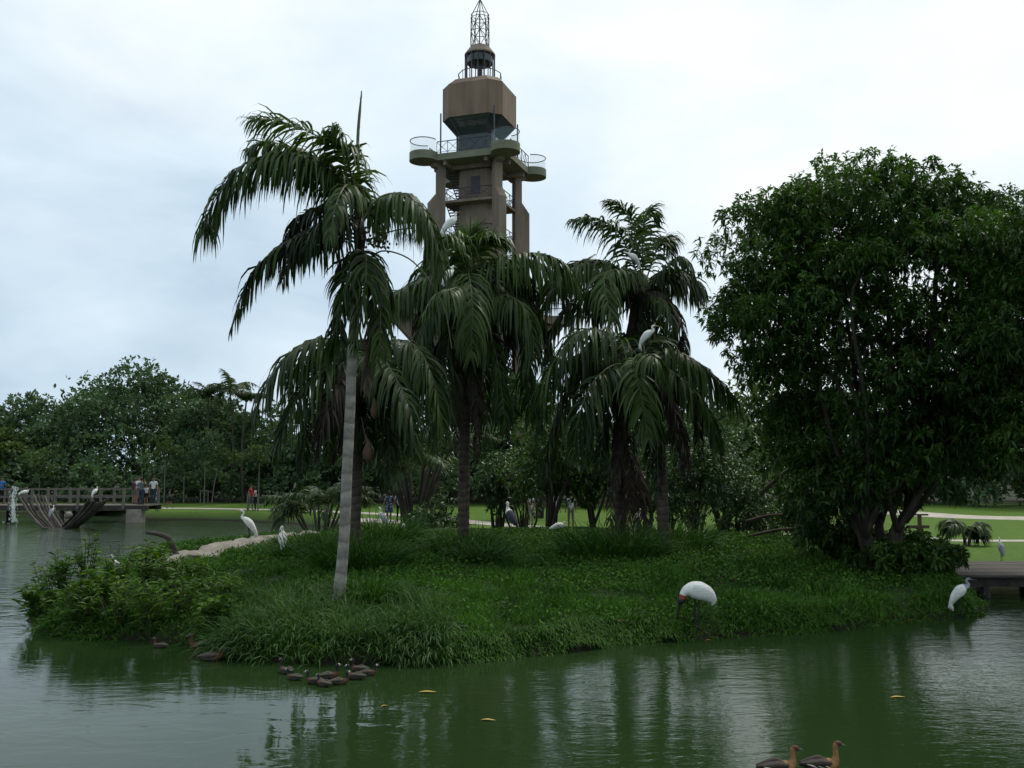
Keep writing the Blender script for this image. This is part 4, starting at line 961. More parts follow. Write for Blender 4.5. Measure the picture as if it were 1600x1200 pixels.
# trees of the far bank
def far_tree(label, px, Y, h, w, seed, mat=None, clear=.22, nl=60, per=34, ll=.42, lw=.2, whorl=5, name='far_tree', lump=.15):
    rg = np.random.default_rng(seed); b = gxy(px, Y); root = thing(name, label, 'tree', b, group='trees of the far bank')
    th = rg.uniform(0, 6.283, nl); u = rg.uniform(-.35, 1, nl); rr = np.sqrt(np.clip(1 - u * u, 0, 1)) * rg.uniform(.15, 1, nl) ** .6
    C = b + np.stack([np.cos(th) * rr * w / 2 * .88, np.sin(th) * rr * w / 2 * .75, h * (clear + (1 - clear) * (.32 + .58 * u * rg.uniform(.75, 1.06, nl)))], 1)
    R = np.full(nl, w * lump) * rg.uniform(.6, 1.25, nl)
    g = Geo(); top = b + np.array([0, 0, h * clear * 1.2]); limb(g, b - (0, 0, .3), top, .16 + .015 * h, .1 + .01 * h, rg, .15, 8, 8); g.build('trunk', M['bark'], root, smooth=True)
    g = Geo()
    for i in rg.choice(nl, 10, replace=False): limb(g, top - (0, 0, .2), C[i], .09, .02, rg, .3, 8, 5)
    g.build('limbs', M['bark'], root, smooth=True)
    q = Quads(); whorls(q, C, R, per, rg, ll, lw, whorl=whorl, simple=True, flat_=.6, up=.45); q.build('crown', mat or M['far_leaf'], root, kind='stuff')
    return root
FT = [
    ('wide spreading dark tree behind the footbridge, the broadest crown of the far bank', 215, 92, 12.4, 18.0, 71, None, .16, 110, 46),
    ('rounded dark tree at the left end of the footbridge', 62, 94, 10.2, 13.0, 72, None, .12, 70, 40),
    ('low dark tree left of the spreading tree', -40, 90, 9.0, 12.0, 73, None, .1, 60, 36),
    ('bright green bush above the man in the blue shirt', 8, 84, 6.4, 6.0, 74, 'bright', .35, 34, 26),
    ('dark tree behind the thin saplings', 335, 88, 9.6, 10.0, 75, None, .12, 64, 40),
    ('dark tree behind the couple on the path', 430, 86, 8.6, 10.0, 76, None, .12, 60, 36),
    ('dark tree behind the drooping fronds of the spathe palm', 520, 84, 9.2, 10.0, 77, None, .1, 56, 36),
    ('dark tree behind the vase-shaped stem clump', 620, 80, 8.8, 9.0, 78, None, .1, 56, 36),
    ('dark tree at the foot of the lookout tower', 715, 78, 8.8, 9.0, 79, None, .1, 56, 36),
    ('tall dark tree hiding the right foot of the lookout tower', 800, 80, 11.5, 8.0, 88, None, .1, 60, 36),
    ('dark tree between the tower foot and the ragged palm', 905, 76, 7.6, 9.5, 80, None, .1, 56, 36),
    ('dark tree behind the lower palm', 1010, 74, 8.8, 9.0, 81, None, .1, 56, 36),
    ('grey-green tree on the rise behind the fallen branches', 1120, 78, 8.6, 9.0, 82, None, .1, 50, 36),
    ('grey-green tree hidden behind the huge tree', 1290, 80, 10.0, 12.0, 83, None, .1, 60, 36),
    ('dark tree at the bend of the wide path', 1400, 84, 8.0, 9.0, 84, None, .15, 50, 34),
    ('olive tree beyond the wide path', 1500, 78, 9.6, 9.0, 85, 'bright', .2, 44, 30),
    ('dark tree right of the wide path', 1600, 74, 11.5, 11.0, 86, None, .12, 54, 34),
    ('dark tree far right beyond the lawn', 1720, 72, 9.0, 10.0, 87, None, .12, 54, 34),
]
for lb, px, Y, h, w, sd, mt, cl, nl, per in FT: far_tree(lb, px, Y, h, w, sd, M['bright_leaf'] if mt else None, cl, nl, per)
# dark understorey that closes the wood under the crowns: a hedge-like mass nobody could count
rg = np.random.default_rng(90); q = Quads()
n = 900; X = rg.uniform(-62, 62, n); Yy = 84 + rg.uniform(-3, 12, n) - .05 * np.abs(X) - np.clip(X - 2, 0, 20) * .35
ok = ~((X > 17) & (X < 34) & (Yy < 82)); X, Yy = X[ok], Yy[ok]; n = len(X)
H = rg.uniform(.3, 3.6, n); Cc = np.stack([X, Yy, height(X, Yy) + H], 1)
whorls(q, Cc, rg.uniform(.6, 1.3, n), 22, rg, .5, .24, whorl=4, simple=True)
o = q.build('understorey', M['far_leaf'], None); tag(o, 'dark bushy undergrowth filling the shade beneath the far trees', 'undergrowth', kind='stuff')

# feathery palms among the far trees, thin saplings with stakes
def far_palm(label, px, Y, h, seed, group='slender palms of the far bank'):
    rg = np.random.default_rng(seed); b = gxy(px, Y); root = thing('slender_palm', label, 'palm tree', b, group=group)
    C = spline([b - (0, 0, .2), b + (rg.uniform(-.3, .3), 0, h * .5), b + (rg.uniform(-.4, .4), 0, h)], 14)
    g = Geo(); g.tube(C, np.linspace(.11, .07, 14), 7); g.build('trunk', M['bark'], root, smooth=True)
    for k in range(10): frond(root, arch(C[-1], k * .63 + rg.uniform(-.2, .2), rg.uniform(.5, 1.35), rg.uniform(2.2, 2.9), rg.uniform(1.3, 2.3), 5), rg, L=.7, n=22, width=.09, hang=.55, tint=rg.uniform(.3, .6))
    return root
far_palm('slender feathery palm rising beside the spreading tree crown', 362, 82, 9.3, 101)
far_palm('slender feathery palm just right of the first, crown a little lower', 384, 80, 8.3, 102)
far_palm('short feathery palm half hidden at the edge of the spreading crown', 330, 84, 8.8, 103)
def sapling(label, px, Y, h, seed, stakes=False, lean=0):
    rg = np.random.default_rng(seed); b = gxy(px, Y); root = thing('sapling', label, 'sapling', b, group='young trees by the far path')
    top = b + np.array([lean, 0, h * .62]); g = Geo(); g.tube(spline([b - (0, 0, .1), b + (lean * .3, 0, h * .3), top], 10), np.linspace(.055, .03, 10), 6); g.build('trunk', M['wood'], root)
    C = top + rg.normal(size=(14, 3)) * np.array([.55, .5, .6]) + np.array([0, 0, h * .16]); R = rg.uniform(.3, .5, 14)
    q = Quads(); whorls(q, C, R, 18, rg, .26, .1, whorl=4, simple=True); q.build('crown', M['bright_leaf' if seed % 2 else 'far_leaf'], root, kind='stuff')
    if stakes:
        for s in (-.3, .3):
            g = Geo(); g.tube([b + (s, 0, -.1), b + (s, 0, 1.15)], .035, 6); g.build('stake', M['wood'], root)
        g = Geo(); g.tube([b + (-.36, 0, 1.12), b + (.36, 0, 1.12)], .03, 6); g.build('tie_rail', M['wood'], root)
sapling('thin sapling behind the running child', 262, 77, 5.8, 111)
sapling('sapling tied between two white stakes', 324, 77, 5.6, 112, stakes=True)
sapling('leaning sapling beside the staked one', 336, 78, 5.2, 113, lean=.5)
sapling('thin sapling left of the couple', 292, 79, 5.0, 114)
sapling('bushy sapling above the couple on the path', 408, 76, 5.2, 115)
sapling('low sapling at the near end of the footbridge', 68, 80, 4.2, 117)

# ------------------------------------------------------------------ island turf, sedges and waterside plants
rg = np.random.default_rng(200)
def scatter(n, x0, x1, y0, y1, fn):
    X = rg.uniform(x0, x1, n * 3); Y = rg.uniform(y0, y1, n * 3)
    k = rg.random(n * 3) < fn(X, Y); X, Y = X[k][:n], Y[k][:n]
    return np.stack([X, Y, height(X, Y)], 1)
def on_island(X, Y): return (sdist(X, Y, ISLAND) > 0.03) * (ledge_d(X, Y) > .55)
q = Quads()
P = scatter(135000, -13, 13, 17.2, 36, lambda X, Y: on_island(X, Y) * np.clip((21.0 / Y) ** 1.6, 0, 1) * np.clip(.75 + 1.6 * bumpy(X, Y, 2.4, 41), .12, 1))
n = len(P); pt = np.clip(.42 + .75 * bumpy(P[:, 0], P[:, 1], .9, 31) + .5 * bumpy(P[:, 0], P[:, 1], 3.1, 34) + .22 * rg.normal(size=n) - .02 * (P[:, 1] - 21), 0, 1)
tall = np.clip(.9 + 1.5 * bumpy(P[:, 0], P[:, 1], 1.7, 32), .35, 2.3)
D = np.stack([rg.normal(size=n) * .5, rg.normal(size=n) * .5, np.ones(n)], 1)
blades(q, P - (0, 0, .01), D, rg.uniform(.10, .24, n) * tall, rg.uniform(.018, .034, n) * np.sqrt(P[:, 1] / 20), pt, rg, bend=.55, k=2)
o = q.build('meadow_grass', M['grass']); tag(o, 'short green grass covering the island', 'grass', kind='stuff')
q = Quads()
P = scatter(75000, -13, 13, 18, 37, lambda X, Y: on_island(X, Y) * np.clip(.25 + .9 * bumpy(X, Y, .8, 33) + (Y - 24) * .06, 0.04, 1))
n = len(P); D = np.stack([rg.normal(size=n), rg.normal(size=n), rg.uniform(.1, .9, n)], 1)
simple_leaves(q, P + np.stack([np.zeros(n), np.zeros(n), rg.uniform(.03, .20, n)], 1), D, rg.uniform(.06, .13, n), rg.uniform(.035, .07, n), np.clip(.5 + .3 * rg.normal(size=n), 0, 1), rg)
o = q.build('leafy_ground_cover', M['cover_leaf']); tag(o, 'small-leaved creeping plants mixed into the island grass', 'ground cover', kind='stuff')
# dry leaves lying in the grass
q = Quads(); P = scatter(900, -11, 12, 18, 33, lambda X, Y: on_island(X, Y) * np.clip(.2 + bumpy(X, Y, 1.3, 51) + .04 * X, 0.02, 1)); n = len(P)
leaves(q, P + np.stack([np.zeros(n), np.zeros(n), rg.uniform(.06, .16, n)], 1), rg.normal(size=(n, 3)) * (1, 1, .3), rg.uniform(.08, .17, n), rg.uniform(.03, .06, n), rg.uniform(.4, 1, n), rg)
o = q.build('leaf_litter', M['dead_leaf']); tag(o, 'dry brown leaves scattered over the island grass', 'leaf litter', kind='stuff')
# fringe that hangs over the bank into the water
def fringe(name, label, pxs, per, ln, wd, mat, inset=(.0, .35), bend=1.3, tint=.45):
    q = Quads(); Ps, Ds = [], []
    E = np.array([on_z(x, y, 0)[:2] for x, y in front_px]); X0 = np.array([p[0] for p in front_px])
    xx = rg.uniform(pxs[0], pxs[1], per * 2); xx = xx[rg.random(per * 2) < np.clip(.55 + 1.5 * bumpy(xx * .02, xx * .013, 1.6, 77), .12, 1)][:per]; per = len(xx)
    t = np.interp(xx, X0, np.arange(len(E))); i = np.minimum(t.astype(int), len(E) - 2); w = (t - i)[:, None]
    B = E[i] * (1 - w) + E[i + 1] * w; T = unit(E[i + 1] - E[i]); Nrm = np.stack([T[:, 1], -T[:, 0]], 1)        # outwards
    B = B - Nrm * rg.uniform(inset[0], inset[1], per)[:, None] - Nrm * .1
    P = np.stack([B[:, 0], B[:, 1], np.maximum(height(B[:, 0], B[:, 1]), -.04)], 1)
    D = np.stack([Nrm[:, 0] * .55 + rg.normal(size=per) * .4, Nrm[:, 1] * .55 + rg.normal(size=per) * .4, rg.uniform(.5, 1.2, per)], 1)
    blades(q, P, D, rg.uniform(ln[0], ln[1], per), rg.uniform(wd[0], wd[1], per), np.clip(tint + .25 * rg.normal(size=per), 0, 1), rg, bend=bend, k=4)
    o = q.build(name, mat); return tag(o, label, 'grass', kind='stuff')
fringe('bank_grass', 'grass hanging over the edge of the bank into the water', (640, 1530), 20000, (.12, .30), (.014, .026), M['grass'], inset=(-.22, .4))
fringe('bank_sedge', 'long arching sedge blades on the bank below the pale palm', (338, 700), 6500, (.35, .78), (.016, .03), M['sedge'], inset=(-.25, 1.3), bend=.9, tint=.4)
fringe('bank_weeds', 'weeds and roots trailing into the water along the left tip', (50, 345), 1300, (.2, .45), (.014, .03), M['grass'], inset=(-.2, .6), bend=1.0, tint=.3)
q = Quads()                                                        # tall sedge behind the fringe
C = [gp(x, y) for x, y in zip(rg.uniform(360, 690, 42), rg.uniform(930, 1015, 42))]
for c in C:
    k = 110; P = c + np.stack([rg.normal(size=k) * .16, rg.normal(size=k) * .16, np.zeros(k)], 1)
    D = np.stack([rg.normal(size=k) * .45, rg.normal(size=k) * .45 - .1, np.ones(k)], 1)
    blades(q, P, D, rg.uniform(.35, .8, k) * rg.uniform(.7, 1.1), rg.uniform(.014, .028, k), np.clip(rg.uniform(.25, .65) + .2 * rg.normal(size=k), 0, 1), rg, bend=.75, k=4)
o = q.build('sedge', M['sedge']); tag(o, 'clumps of long blue-green sedge around the foot of the pale palm', 'sedge', kind='stuff')
def tussock(label, px, Y, w, h, sd, mat='grass', n=520):
    r = np.random.default_rng(sd); b = gxy(px, Y); root = thing('grass_tussock', label, 'tussock', b, group='grass tussocks on the island')
    q = Quads(); a = r.uniform(0, 6.28, n); rr = np.sqrt(r.random(n)) * w * .5
    P = b + np.stack([np.cos(a) * rr, np.sin(a) * rr * .8, np.zeros(n)], 1)
    D = np.stack([np.cos(a) * rr / w * 1.6 + r.normal(size=n) * .3, np.sin(a) * rr / w * 1.6 + r.normal(size=n) * .3, np.ones(n)], 1)
    blades(q, P - (0, 0, .05), D, 1.35 * h * r.uniform(.6, 1.25, n), r.uniform(.018, .036, n), np.clip(.18 + .22 * r.normal(size=n), 0, 1), r, bend=.7, k=4); q.build('blades', M[mat], root, kind='stuff')
    k = n // 3; q = Quads(); a = r.uniform(0, 6.28, k); rr = np.sqrt(r.random(k)) * w * .55
    P = b + np.stack([np.cos(a) * rr, np.sin(a) * rr * .8, r.uniform(.05, h * .7, k)], 1)
    simple_leaves(q, P, r.normal(size=(k, 3)) + (0, 0, .3), r.uniform(.08, .16, k), r.uniform(.04, .07, k), r.random(k), r); q.build('leaves', M['cover_leaf'], root, kind='stuff')
tussock('grass tussock round the foot of the palm below the tower', 728, 30.6, 2.3, .75, 211)
tussock('grass tussock with pale blades in front of that palm trunk', 748, 28.6, 1.5, .55, 212, 'sedge')
tussock('big dark tussock before the ragged palm trunk', 955, 29.4, 2.9, .85, 213, n=800)
tussock('grass tussock around the lower palm trunk', 1045, 32.0, 2.6, .75, 214, n=700)
tussock('dark leafy tussock just right of the pale palm foot', 580, 22.0, 1.2, .6, 215)
tussock('leafy tussock behind the pale palm trunk', 560, 27.0, 2.2, .95, 216, n=700)
tussock('tussock hiding the foot of the spathe palm', 600, 33.0, 2.4, .9, 217, n=600)
tussock('dark tussock left of the pale palm trunk beside the egrets', 500, 30.0, 2.2, .8, 218, n=600)
# waterside plants on the left tip
def water_plant(label, px, py, h, w, sd, n=16, ll=.2, lw=.06, z=None, dy=0):
    r = np.random.default_rng(sd); b = gp(px, py); b[1] += dy; b[2] = max(hz(b[0], b[1]), -.1); root = thing('waterside_plant', label, 'plant', b, group='leafy plants on the left tip of the island')
    g = Geo(); q = Quads()
    for i in range(n):
        a = r.uniform(0, 6.28); d = np.array([math.cos(a), math.sin(a), 0]) * w * .5 * r.uniform(.2, 1); hh = h * r.uniform(.55, 1.1)
        C = spline([b + d * .15 - (0, 0, .1), b + d * .6 + (0, 0, hh * .6), b + d + (0, 0, hh)], 12); g.tube(C, np.linspace(.013, .006, 12), 5)
        m = 24; s = r.uniform(.15, 1, m); P = C[(s * 11).astype(int)]; aa = r.uniform(0, 6.28, m)
        D = np.stack([np.cos(aa), np.sin(aa), r.uniform(.1, 1.0, m)], 1); leaves(q, P, D, ll * r.uniform(.6, 1.2, m), lw * r.uniform(.7, 1.2, m), np.clip(r.uniform(.2, .8) + .2 * r.normal(size=m), 0, 1), r, droop=.3)
    g.build('stems', M['stem'], root); q.build('leaves', M['water_plant'], root, kind='stuff')
WP = [('tall upright plant topping the left tip of the island', 132, 935, 1.35, .9, 16), ('pale upright fern-like plant beside the tallest one', 95, 940, 1.0, .9, 16), ('low bushy plant at the outermost tip over the water', 62, 968, .75, 1.1, 16),
      ('bushy plant dipping into the water below the tall one', 118, 985, .7, 1.2, 18), ('dense plant with drooping leaves on the tip bank', 180, 985, .95, 1.2, 20), ('broad bright plant behind the drooping one', 175, 940, 1.1, 1.2, 20),
      ('bright leafy plant before the driftwood', 225, 930, 1.05, 1.3, 20), ('leafy plant with hanging shoots over the dark hollow', 235, 985, .9, 1.1, 18), ('low plant beside the sleeping ducks hollow', 290, 965, .75, 1.2, 18),
      ('plant between driftwood and sedge', 300, 925, .7, 1.3, 18), ('small plant on the bank above the ducks hollow', 335, 985, .65, .9, 14), ('leafy plant in the grass right of the driftwood', 350, 940, .55, 1.3, 16),
      ('leafy plant at the water behind the tip', 70, 925, .8, 1.0, 14), ('bushy mound plant on the right of the tip', 265, 945, .95, 1.2, 18), ('spreading plant low in the middle of the tip', 150, 962, .8, 1.3, 18)]
for i, (lb, px, py, h, w, n) in enumerate(WP): water_plant(lb, px, py, h * 1.12, w, 230 + i, n, ll=(.17, .30, .24, .38)[i % 4], lw=(.06, .05, .09, .04)[i % 4])
# stone ledge along the back of the tip, driftwood on it
E = spline(np.column_stack([LEDGE, 0 * LEDGE[:, 0]]), 40)
g = Geo(); r = np.random.default_rng(5); wv = .55 + .16 * np.sin(np.arange(40) * .7) + .1 * r.normal(size=40)
Ez = np.stack([E[:, 0], E[:, 1], np.maximum(height(E[:, 0], E[:, 1]), .1) - .12], 1)
g.tube(Ez, np.stack([wv * 1.35, .36 + .05 * r.normal(size=40)], 1).tolist(), 12, side=(1, -.6, 0), jitter=.16, rng=r); o = g.build('stone_ledge', M['stone'], smooth=True)
tag(o, kind='structure')
Yd = float(gp(290, 876)[1])
P = spline([at(228, 832, Yd), at(245, 834, Yd), at(262, 840, Yd), at(270, 853, Yd), at(276, 866, Yd), at(290, 870, Yd - .2), at(312, 871, Yd - .5)], 30)
g = Geo(); g.tube(P, np.interp(np.linspace(0, 1, 30), [0, .1, .5, 1], [.04, .06, .095, .06]), 9, jitter=.25, rng=r)
o = g.build('driftwood', M['dark_wood'], smooth=True); tag(o, 'dark curved driftwood branch lifting its end off the pale ledge', 'driftwood')
# fallen branches beside the huge tree
for i, pts in enumerate(([(1165, 815, 33), (1200, 806, 33), (1250, 805, 32.5), (1290, 818, 32)], [(1188, 772, 34), (1215, 748, 33.6), (1245, 725, 33.2), (1275, 705, 33)], [(1170, 838, 34), (1215, 828, 33.5), (1260, 826, 33), (1300, 830, 32.5)])):
    P = spline([at(x, y, Y) for x, y, Y in pts], 20); g = Geo(); g.tube(P, np.linspace(.06, .03, 20) * (1.6 if i == 1 else 1), 7, jitter=.2, rng=r)
    o = g.build('fallen_branch', M['brown_wood'], smooth=True)
    tag(o, ['bare branch lying across the shrubs left of the huge tree', 'thick dead bough leaning up into the huge tree', 'low bare branch lying along the ground by the huge tree'][i], 'branch', 'fallen branches by the huge tree')

# ------------------------------------------------------------------ birds
def bird(name, label, loc, heading, path, rad, mi, mats, bill, bill_mat, legs=None, leg_mat=None, leg_r=.012, scale=1.0, group=None, cat='bird', eye=None, wings=None, wing_mi=0):
    """body, neck and head are one lofted skin in the x-z plane facing +x; bill, legs and eyes are parts"""
    root = thing(name, label, cat, loc, heading, group)
    root.scale = (scale,) * 3
    P0 = np.array([(p[0], p[2] if len(p) > 2 else 0.0, p[1]) for p in path], float)
    n = len(path) * 5
    P = spline(P0, n); u = np.linspace(0, len(path) - 1, n)
    R = np.stack([np.interp(u, np.arange(len(path)), [r[0] for r in rad]), np.interp(u, np.arange(len(path)), [r[1] for r in rad])], 1)
    ms = [mi[min(int(round(x)), len(mi) - 1)] for x in u]
    g = Geo(); g.tube(P, R.tolist(), 12, mi=ms, side=(0, 1, 0)); body = g.build('body', mats, root, smooth=True, local=True)
    if wings is not None:                                            # folded wings lie along the flanks
        for sy in (-1, 1):
            W = spline([(x, sy * w_, z) for x, z, w_, a, b in wings], 16); uu = np.linspace(0, len(wings) - 1, 16); kk = np.arange(len(wings))
            g = Geo(); g.tube(W, np.stack([np.interp(uu, kk, [q_[3] for q_ in wings]), np.interp(uu, kk, [q_[4] for q_ in wings])], 1).tolist(), 10, side=(0, 1, 0), jitter=.10, rng=np.random.default_rng(3))
            wmat = M['egret_wing'] if mats[wing_mi] is M['egret'] else mats[wing_mi]
            wg = g.build('wing', wmat, root, smooth=True, local=True)
            for k in range(4):                                       # long flight feathers
                a_ = W[-5]; e_ = W[-1] + np.array([-.05 + .035 * k, sy * .004 * k, -.03 - .022 * k])
                g = Geo(); g.tube(spline([a_ + (0, sy * .012, -.012 * k), (a_ + e_) / 2 + np.array([0, sy * .016, -.01 * k]), e_], 8), [(.006, .012), (.008, .02), (.008, .022), (.008, .022), (.007, .02), (.006, .016), (.005, .01), (.002, .004)], 6, side=(0, 1, 0)); g.build('flight_feather', wmat, wg, smooth=True, local=True)
    b0, b1, br = bill
    B = spline([(b0[0], b0[2] if len(b0) > 2 else 0, b0[1]), ((b0[0] + b1[0]) / 2, ((b0[2] if len(b0) > 2 else 0) + (b1[2] if len(b1) > 2 else 0)) / 2, (b0[1] + b1[1]) / 2 + .004), (b1[0], b1[2] if len(b1) > 2 else 0, b1[1])], 8)
    g = Geo(); g.tube(B, np.linspace(br, br * .15, 8), 7, side=(0, 1, 0)); g.build('bill', bill_mat, root, smooth=True, local=True)
    if eye:
        for s in (-1, 1):
            g = Geo(); c = np.array([eye[0], s * eye[2], eye[1]]); g.tube([c + (-.008, 0, 0), c, c + (.008, 0, 0)], [.003, .008, .003], 6); g.build('eye', M['black_skin'], root, local=True)
    for (hx, hz_), (kx, kz), (fx, fz), sy in (legs or []):
        g = Geo(); g.tube(spline([(hx, sy, hz_), (kx, sy, kz), (fx, sy * 1.05, fz)], 9), [leg_r * 2.0, leg_r * 1.6] + [leg_r] * 3 + [leg_r * 1.25] + [leg_r] * 3, 6)
        for a in (-.5, 0, .5, math.pi): g.tube([(fx, sy * 1.05, fz + .006), (fx + math.cos(a) * .07, sy * 1.05 + math.sin(a) * .07, fz + .002)], [leg_r * .8, leg_r * .35], 5)
        g.build('leg', leg_mat, root, smooth=True, local=True)
    return root
def wing_of(path, rad, i0=4, i1=1):
    """wing line that follows the flank from shoulder to tail"""
    out = []
    for i in range(i0, i1 - 1, -1):
        f = (i0 - i) / max(1, i0 - i1); out.append((path[i][0], path[i][1] - .01 - .02 * f, rad[i][0] * .78, rad[i][0] * .36, rad[i][1] * .8))
    out.append((path[0][0] + .02, path[0][1] - .01, .02, .012, .02))
    return out
EG = [M['egret'], M['egret']]
def egret(label, loc, heading, pose='stand', scale=1.0, group='white egrets', mats=None, name='egret', bm=None, legs=True):
    mi = [0] * 14
    if pose == 'stand':
        path = [(-.26, .28), (-.215, .37), (-.13, .50), (-.03, .625), (.07, .72), (.14, .765), (.20, .80), (.215, .85), (.175, .91), (.165, .96), (.20, 1.005), (.245, 1.02), (.285, 1.012)]
        rad = [(.012, .02), (.06, .045), (.105, .085), (.125, .115), (.10, .10), (.062, .07), (.034, .042), (.026, .03), (.022, .026), (.022, .026), (.026, .03), (.028, .03), (.014, .014)]
        bill = ((.275, 1.012), (.42, .995), .016); eye = (.262, 1.022, .025)
    elif pose == 'hunch':
        path = [(-.25, .25), (-.21, .36), (-.13, .50), (-.02, .62), (.06, .685), (.115, .715), (.165, .735), (.18, .785), (.15, .835), (.155, .885), (.20, .905), (.24, .895)]
        rad = [(.015, .02), (.06, .045), (.11, .09), (.135, .125), (.11, .105), (.07, .075), (.042, .05), (.031, .035), (.027, .03), (.029, .032), (.03, .031), (.014, .014)]
        bill = ((.23, .898), (.37, .88), .016); eye = (.21, .912, .027)
    elif pose == 'preen':
        path = [(-.28, .30), (-.22, .40), (-.13, .52), (-.01, .63), (.09, .71), (.14, .76), (.15, .83), (.12, .90), (.06, .935, .02), (.02, .90, .05), (.015, .85, .07), (.02, .82, .08)]
        rad = [(.012, .02), (.06, .05), (.11, .09), (.13, .12), (.10, .10), (.06, .06), (.034, .036), (.027, .03), (.028, .03), (.03, .032), (.028, .03), (.014, .014)]
        bill = ((.018, .83, .075), (.01, .72, .10), .014); eye = (.03, .89, .075)
    elif pose == 'stretch':                                          # body tilted, head thrown up
        path = [(-.31, .20), (-.25, .28), (-.15, .41), (-.03, .54), (.08, .63), (.14, .68), (.15, .75), (.135, .82), (.15, .86), (.18, .87), (.20, .865)]
        rad = [(.012, .02), (.07, .05), (.115, .09), (.13, .12), (.10, .10), (.055, .06), (.03, .032), (.026, .028), (.03, .03), (.026, .026), (.012, .012)]
        bill = ((.19, .868), (.30, .90), .014); eye = (.165, .875, .025)
    elif pose == 'crouch':                                           # resting low on the ground
        path = [(-.36, .10), (-.28, .14), (-.15, .19), (0, .23), (.13, .24), (.19, .25), (.21, .29), (.19, .32), (.21, .345), (.25, .35), (.275, .345)]
        rad = [(.012, .02), (.06, .045), (.11, .09), (.13, .12), (.10, .10), (.06, .06), (.034, .036), (.03, .03), (.03, .03), (.026, .026), (.012, .012)]
        bill = ((.265, .346), (.37, .335), .013); eye = (.245, .358, .026)
    elif pose == 'feed':                                             # neck pushed forward and down
        path = [(-.34, .36), (-.26, .42), (-.14, .50), (0, .57), (.11, .61), (.18, .61), (.24, .59), (.29, .61), (.33, .66), (.37, .67), (.405, .655)]
        rad = [(.012, .02), (.06, .05), (.11, .09), (.13, .12), (.10, .10), (.06, .065), (.036, .04), (.03, .032), (.03, .03), (.028, .028), (.013, .013)]
        bill = ((.395, .655), (.51, .57), .015); eye = (.375, .68, .026)
    lg = [((-.02, .52), (-.035, .28), (-.015, 0), .035), ((.02, .52), (.0, .28), (.03, 0), -.035)] if legs and pose != 'crouch' else None
    return bird(name, label, loc, heading, path, rad, (mi if mats is None else [0] * 5 + [1] * 9), mats or EG, bill, bm or M['yellow_bill'], lg, M['black_leg'], .010, scale, group, eye=eye, wings=wing_of(path, rad))
R_ = math.radians
egret('great egret standing tall on the pale stone ledge, bill pointing at the water', gp(388, 850), R_(185), 'stand', 1.12)
egret('egret preening in the grass in front of the stone ledge, neck folded back', gp(441, 872), R_(105), 'preen', 1.0)
def perch(px, py, Y, dz=0): 
    p = at(px, py, Y); p[2] += dz; return p
egret('egret leaning forward on top of the palm below the tower', perch(704, 376, 29.6), R_(20), 'stretch', 1.05)
egret('egret sitting with its back turned beneath the leaning one', perch(701, 456, 27.9), R_(40), 'hunch', .86)
egret('egret preening high in the ragged palm crown', perch(990, 427, 31.0), R_(186), 'hunch', .85)
egret('egret standing hunched on the lower palm, yellow bill pointing right', perch(1012, 556, 28.0), R_(-8), 'hunch', .98)
egret('egret with dark throat stooping at the water under the plank bridge', gp(1502, 966), R_(-12), 'hunch', 1.0, mats=[M['egret'], M['grey_plume']], bm=M['bill_grey'])
egret('white bird lying low in the grass before the two walkers', gxy(872, 36.0) + (0, 0, .08), R_(8), 'crouch', 1.0)
egret('white bird half hidden behind the ragged palm trunk', gxy(994, 35.5) + (0, 0, .1), R_(-70), 'hunch', 1.05)
egret('egret standing in the shade right of the huge tree trunk', gxy(1394, 35.0), R_(100), 'hunch', .85)
egret('small pale heron standing on the lawn edge beyond the plank bridge', gxy(1553, 31.5), R_(80), 'stand', .72, mats=[M['grey_plume'], M['egret']])
egret('grey heron with white neck on the grass behind the pale palm', gxy(601, 39.5), R_(140), 'stand', .95, mats=[M['grey_plume'], M['egret']], name='heron', bm=M['bill_grey'])
egret('small white bird resting near the grey heron', gxy(630, 39.0), R_(60), 'crouch', .8)
egret('small egret perched on the rib of the wrecked boat', at(38, 774, 57.2), R_(30), 'crouch', .9)
egret('egret hunched on the high right side of the wrecked boat', at(148, 781, 56.4), R_(60), 'hunch', .82)
egret('thin grey heron with outstretched neck inside the wrecked boat', at(80, 813, 57.0), R_(80), 'stand', .85, mats=[M['grey_plume'], M['egret']], name='heron', bm=M['bill_grey'])
egret('white bird showing above the bright leaves before the driftwood', gxy(192, 25.5) + (0, 0, .02), R_(180), 'stand', .62)
# the big stork at the bank
jp = [(-.45, .70), (-.38, .78), (-.25, .89), (-.07, .96), (.10, .98), (.22, .96), (.30, .90), (.335, .82), (.345, .745), (.37, .71), (.395, .67), (.41, .62)]
jr = [(.04, .05), (.11, .12), (.18, .19), (.21, .225), (.19, .20), (.14, .14), (.10, .095), (.085, .08), (.09, .088), (.092, .088), (.07, .068), (.042, .042)]
bird('stork', 'big white stork with black bare head and red collar feeding on the bank', gp(1089, 990), R_(180), jp, jr, [0, 0, 0, 0, 0, 0, 0, 1, 2, 2, 2, 2, 2],
     [M['egret'], M['red_collar'], M['black_skin']], ((.41, .66), (.49, .20), .042), M['black_skin'], [((-.04, .90), (-.05, .48), (-.03, 0), .06), ((.04, .90), (.02, .48), (.07, 0), -.06)], M['black_skin'], .017, .86, cat='stork', eye=(.39, .72, .07), wings=wing_of(jp, jr))
mp = [(-.36, .42), (-.30, .52), (-.17, .66), (-.02, .80), (.10, .90), (.15, .97), (.18, 1.05), (.16, 1.14), (.17, 1.20), (.21, 1.225), (.25, 1.21)]
mr = [(.03, .03), (.11, .08), (.17, .13), (.18, .16), (.13, .13), (.08, .085), (.055, .06), (.045, .05), (.05, .052), (.045, .045), (.02, .02)]
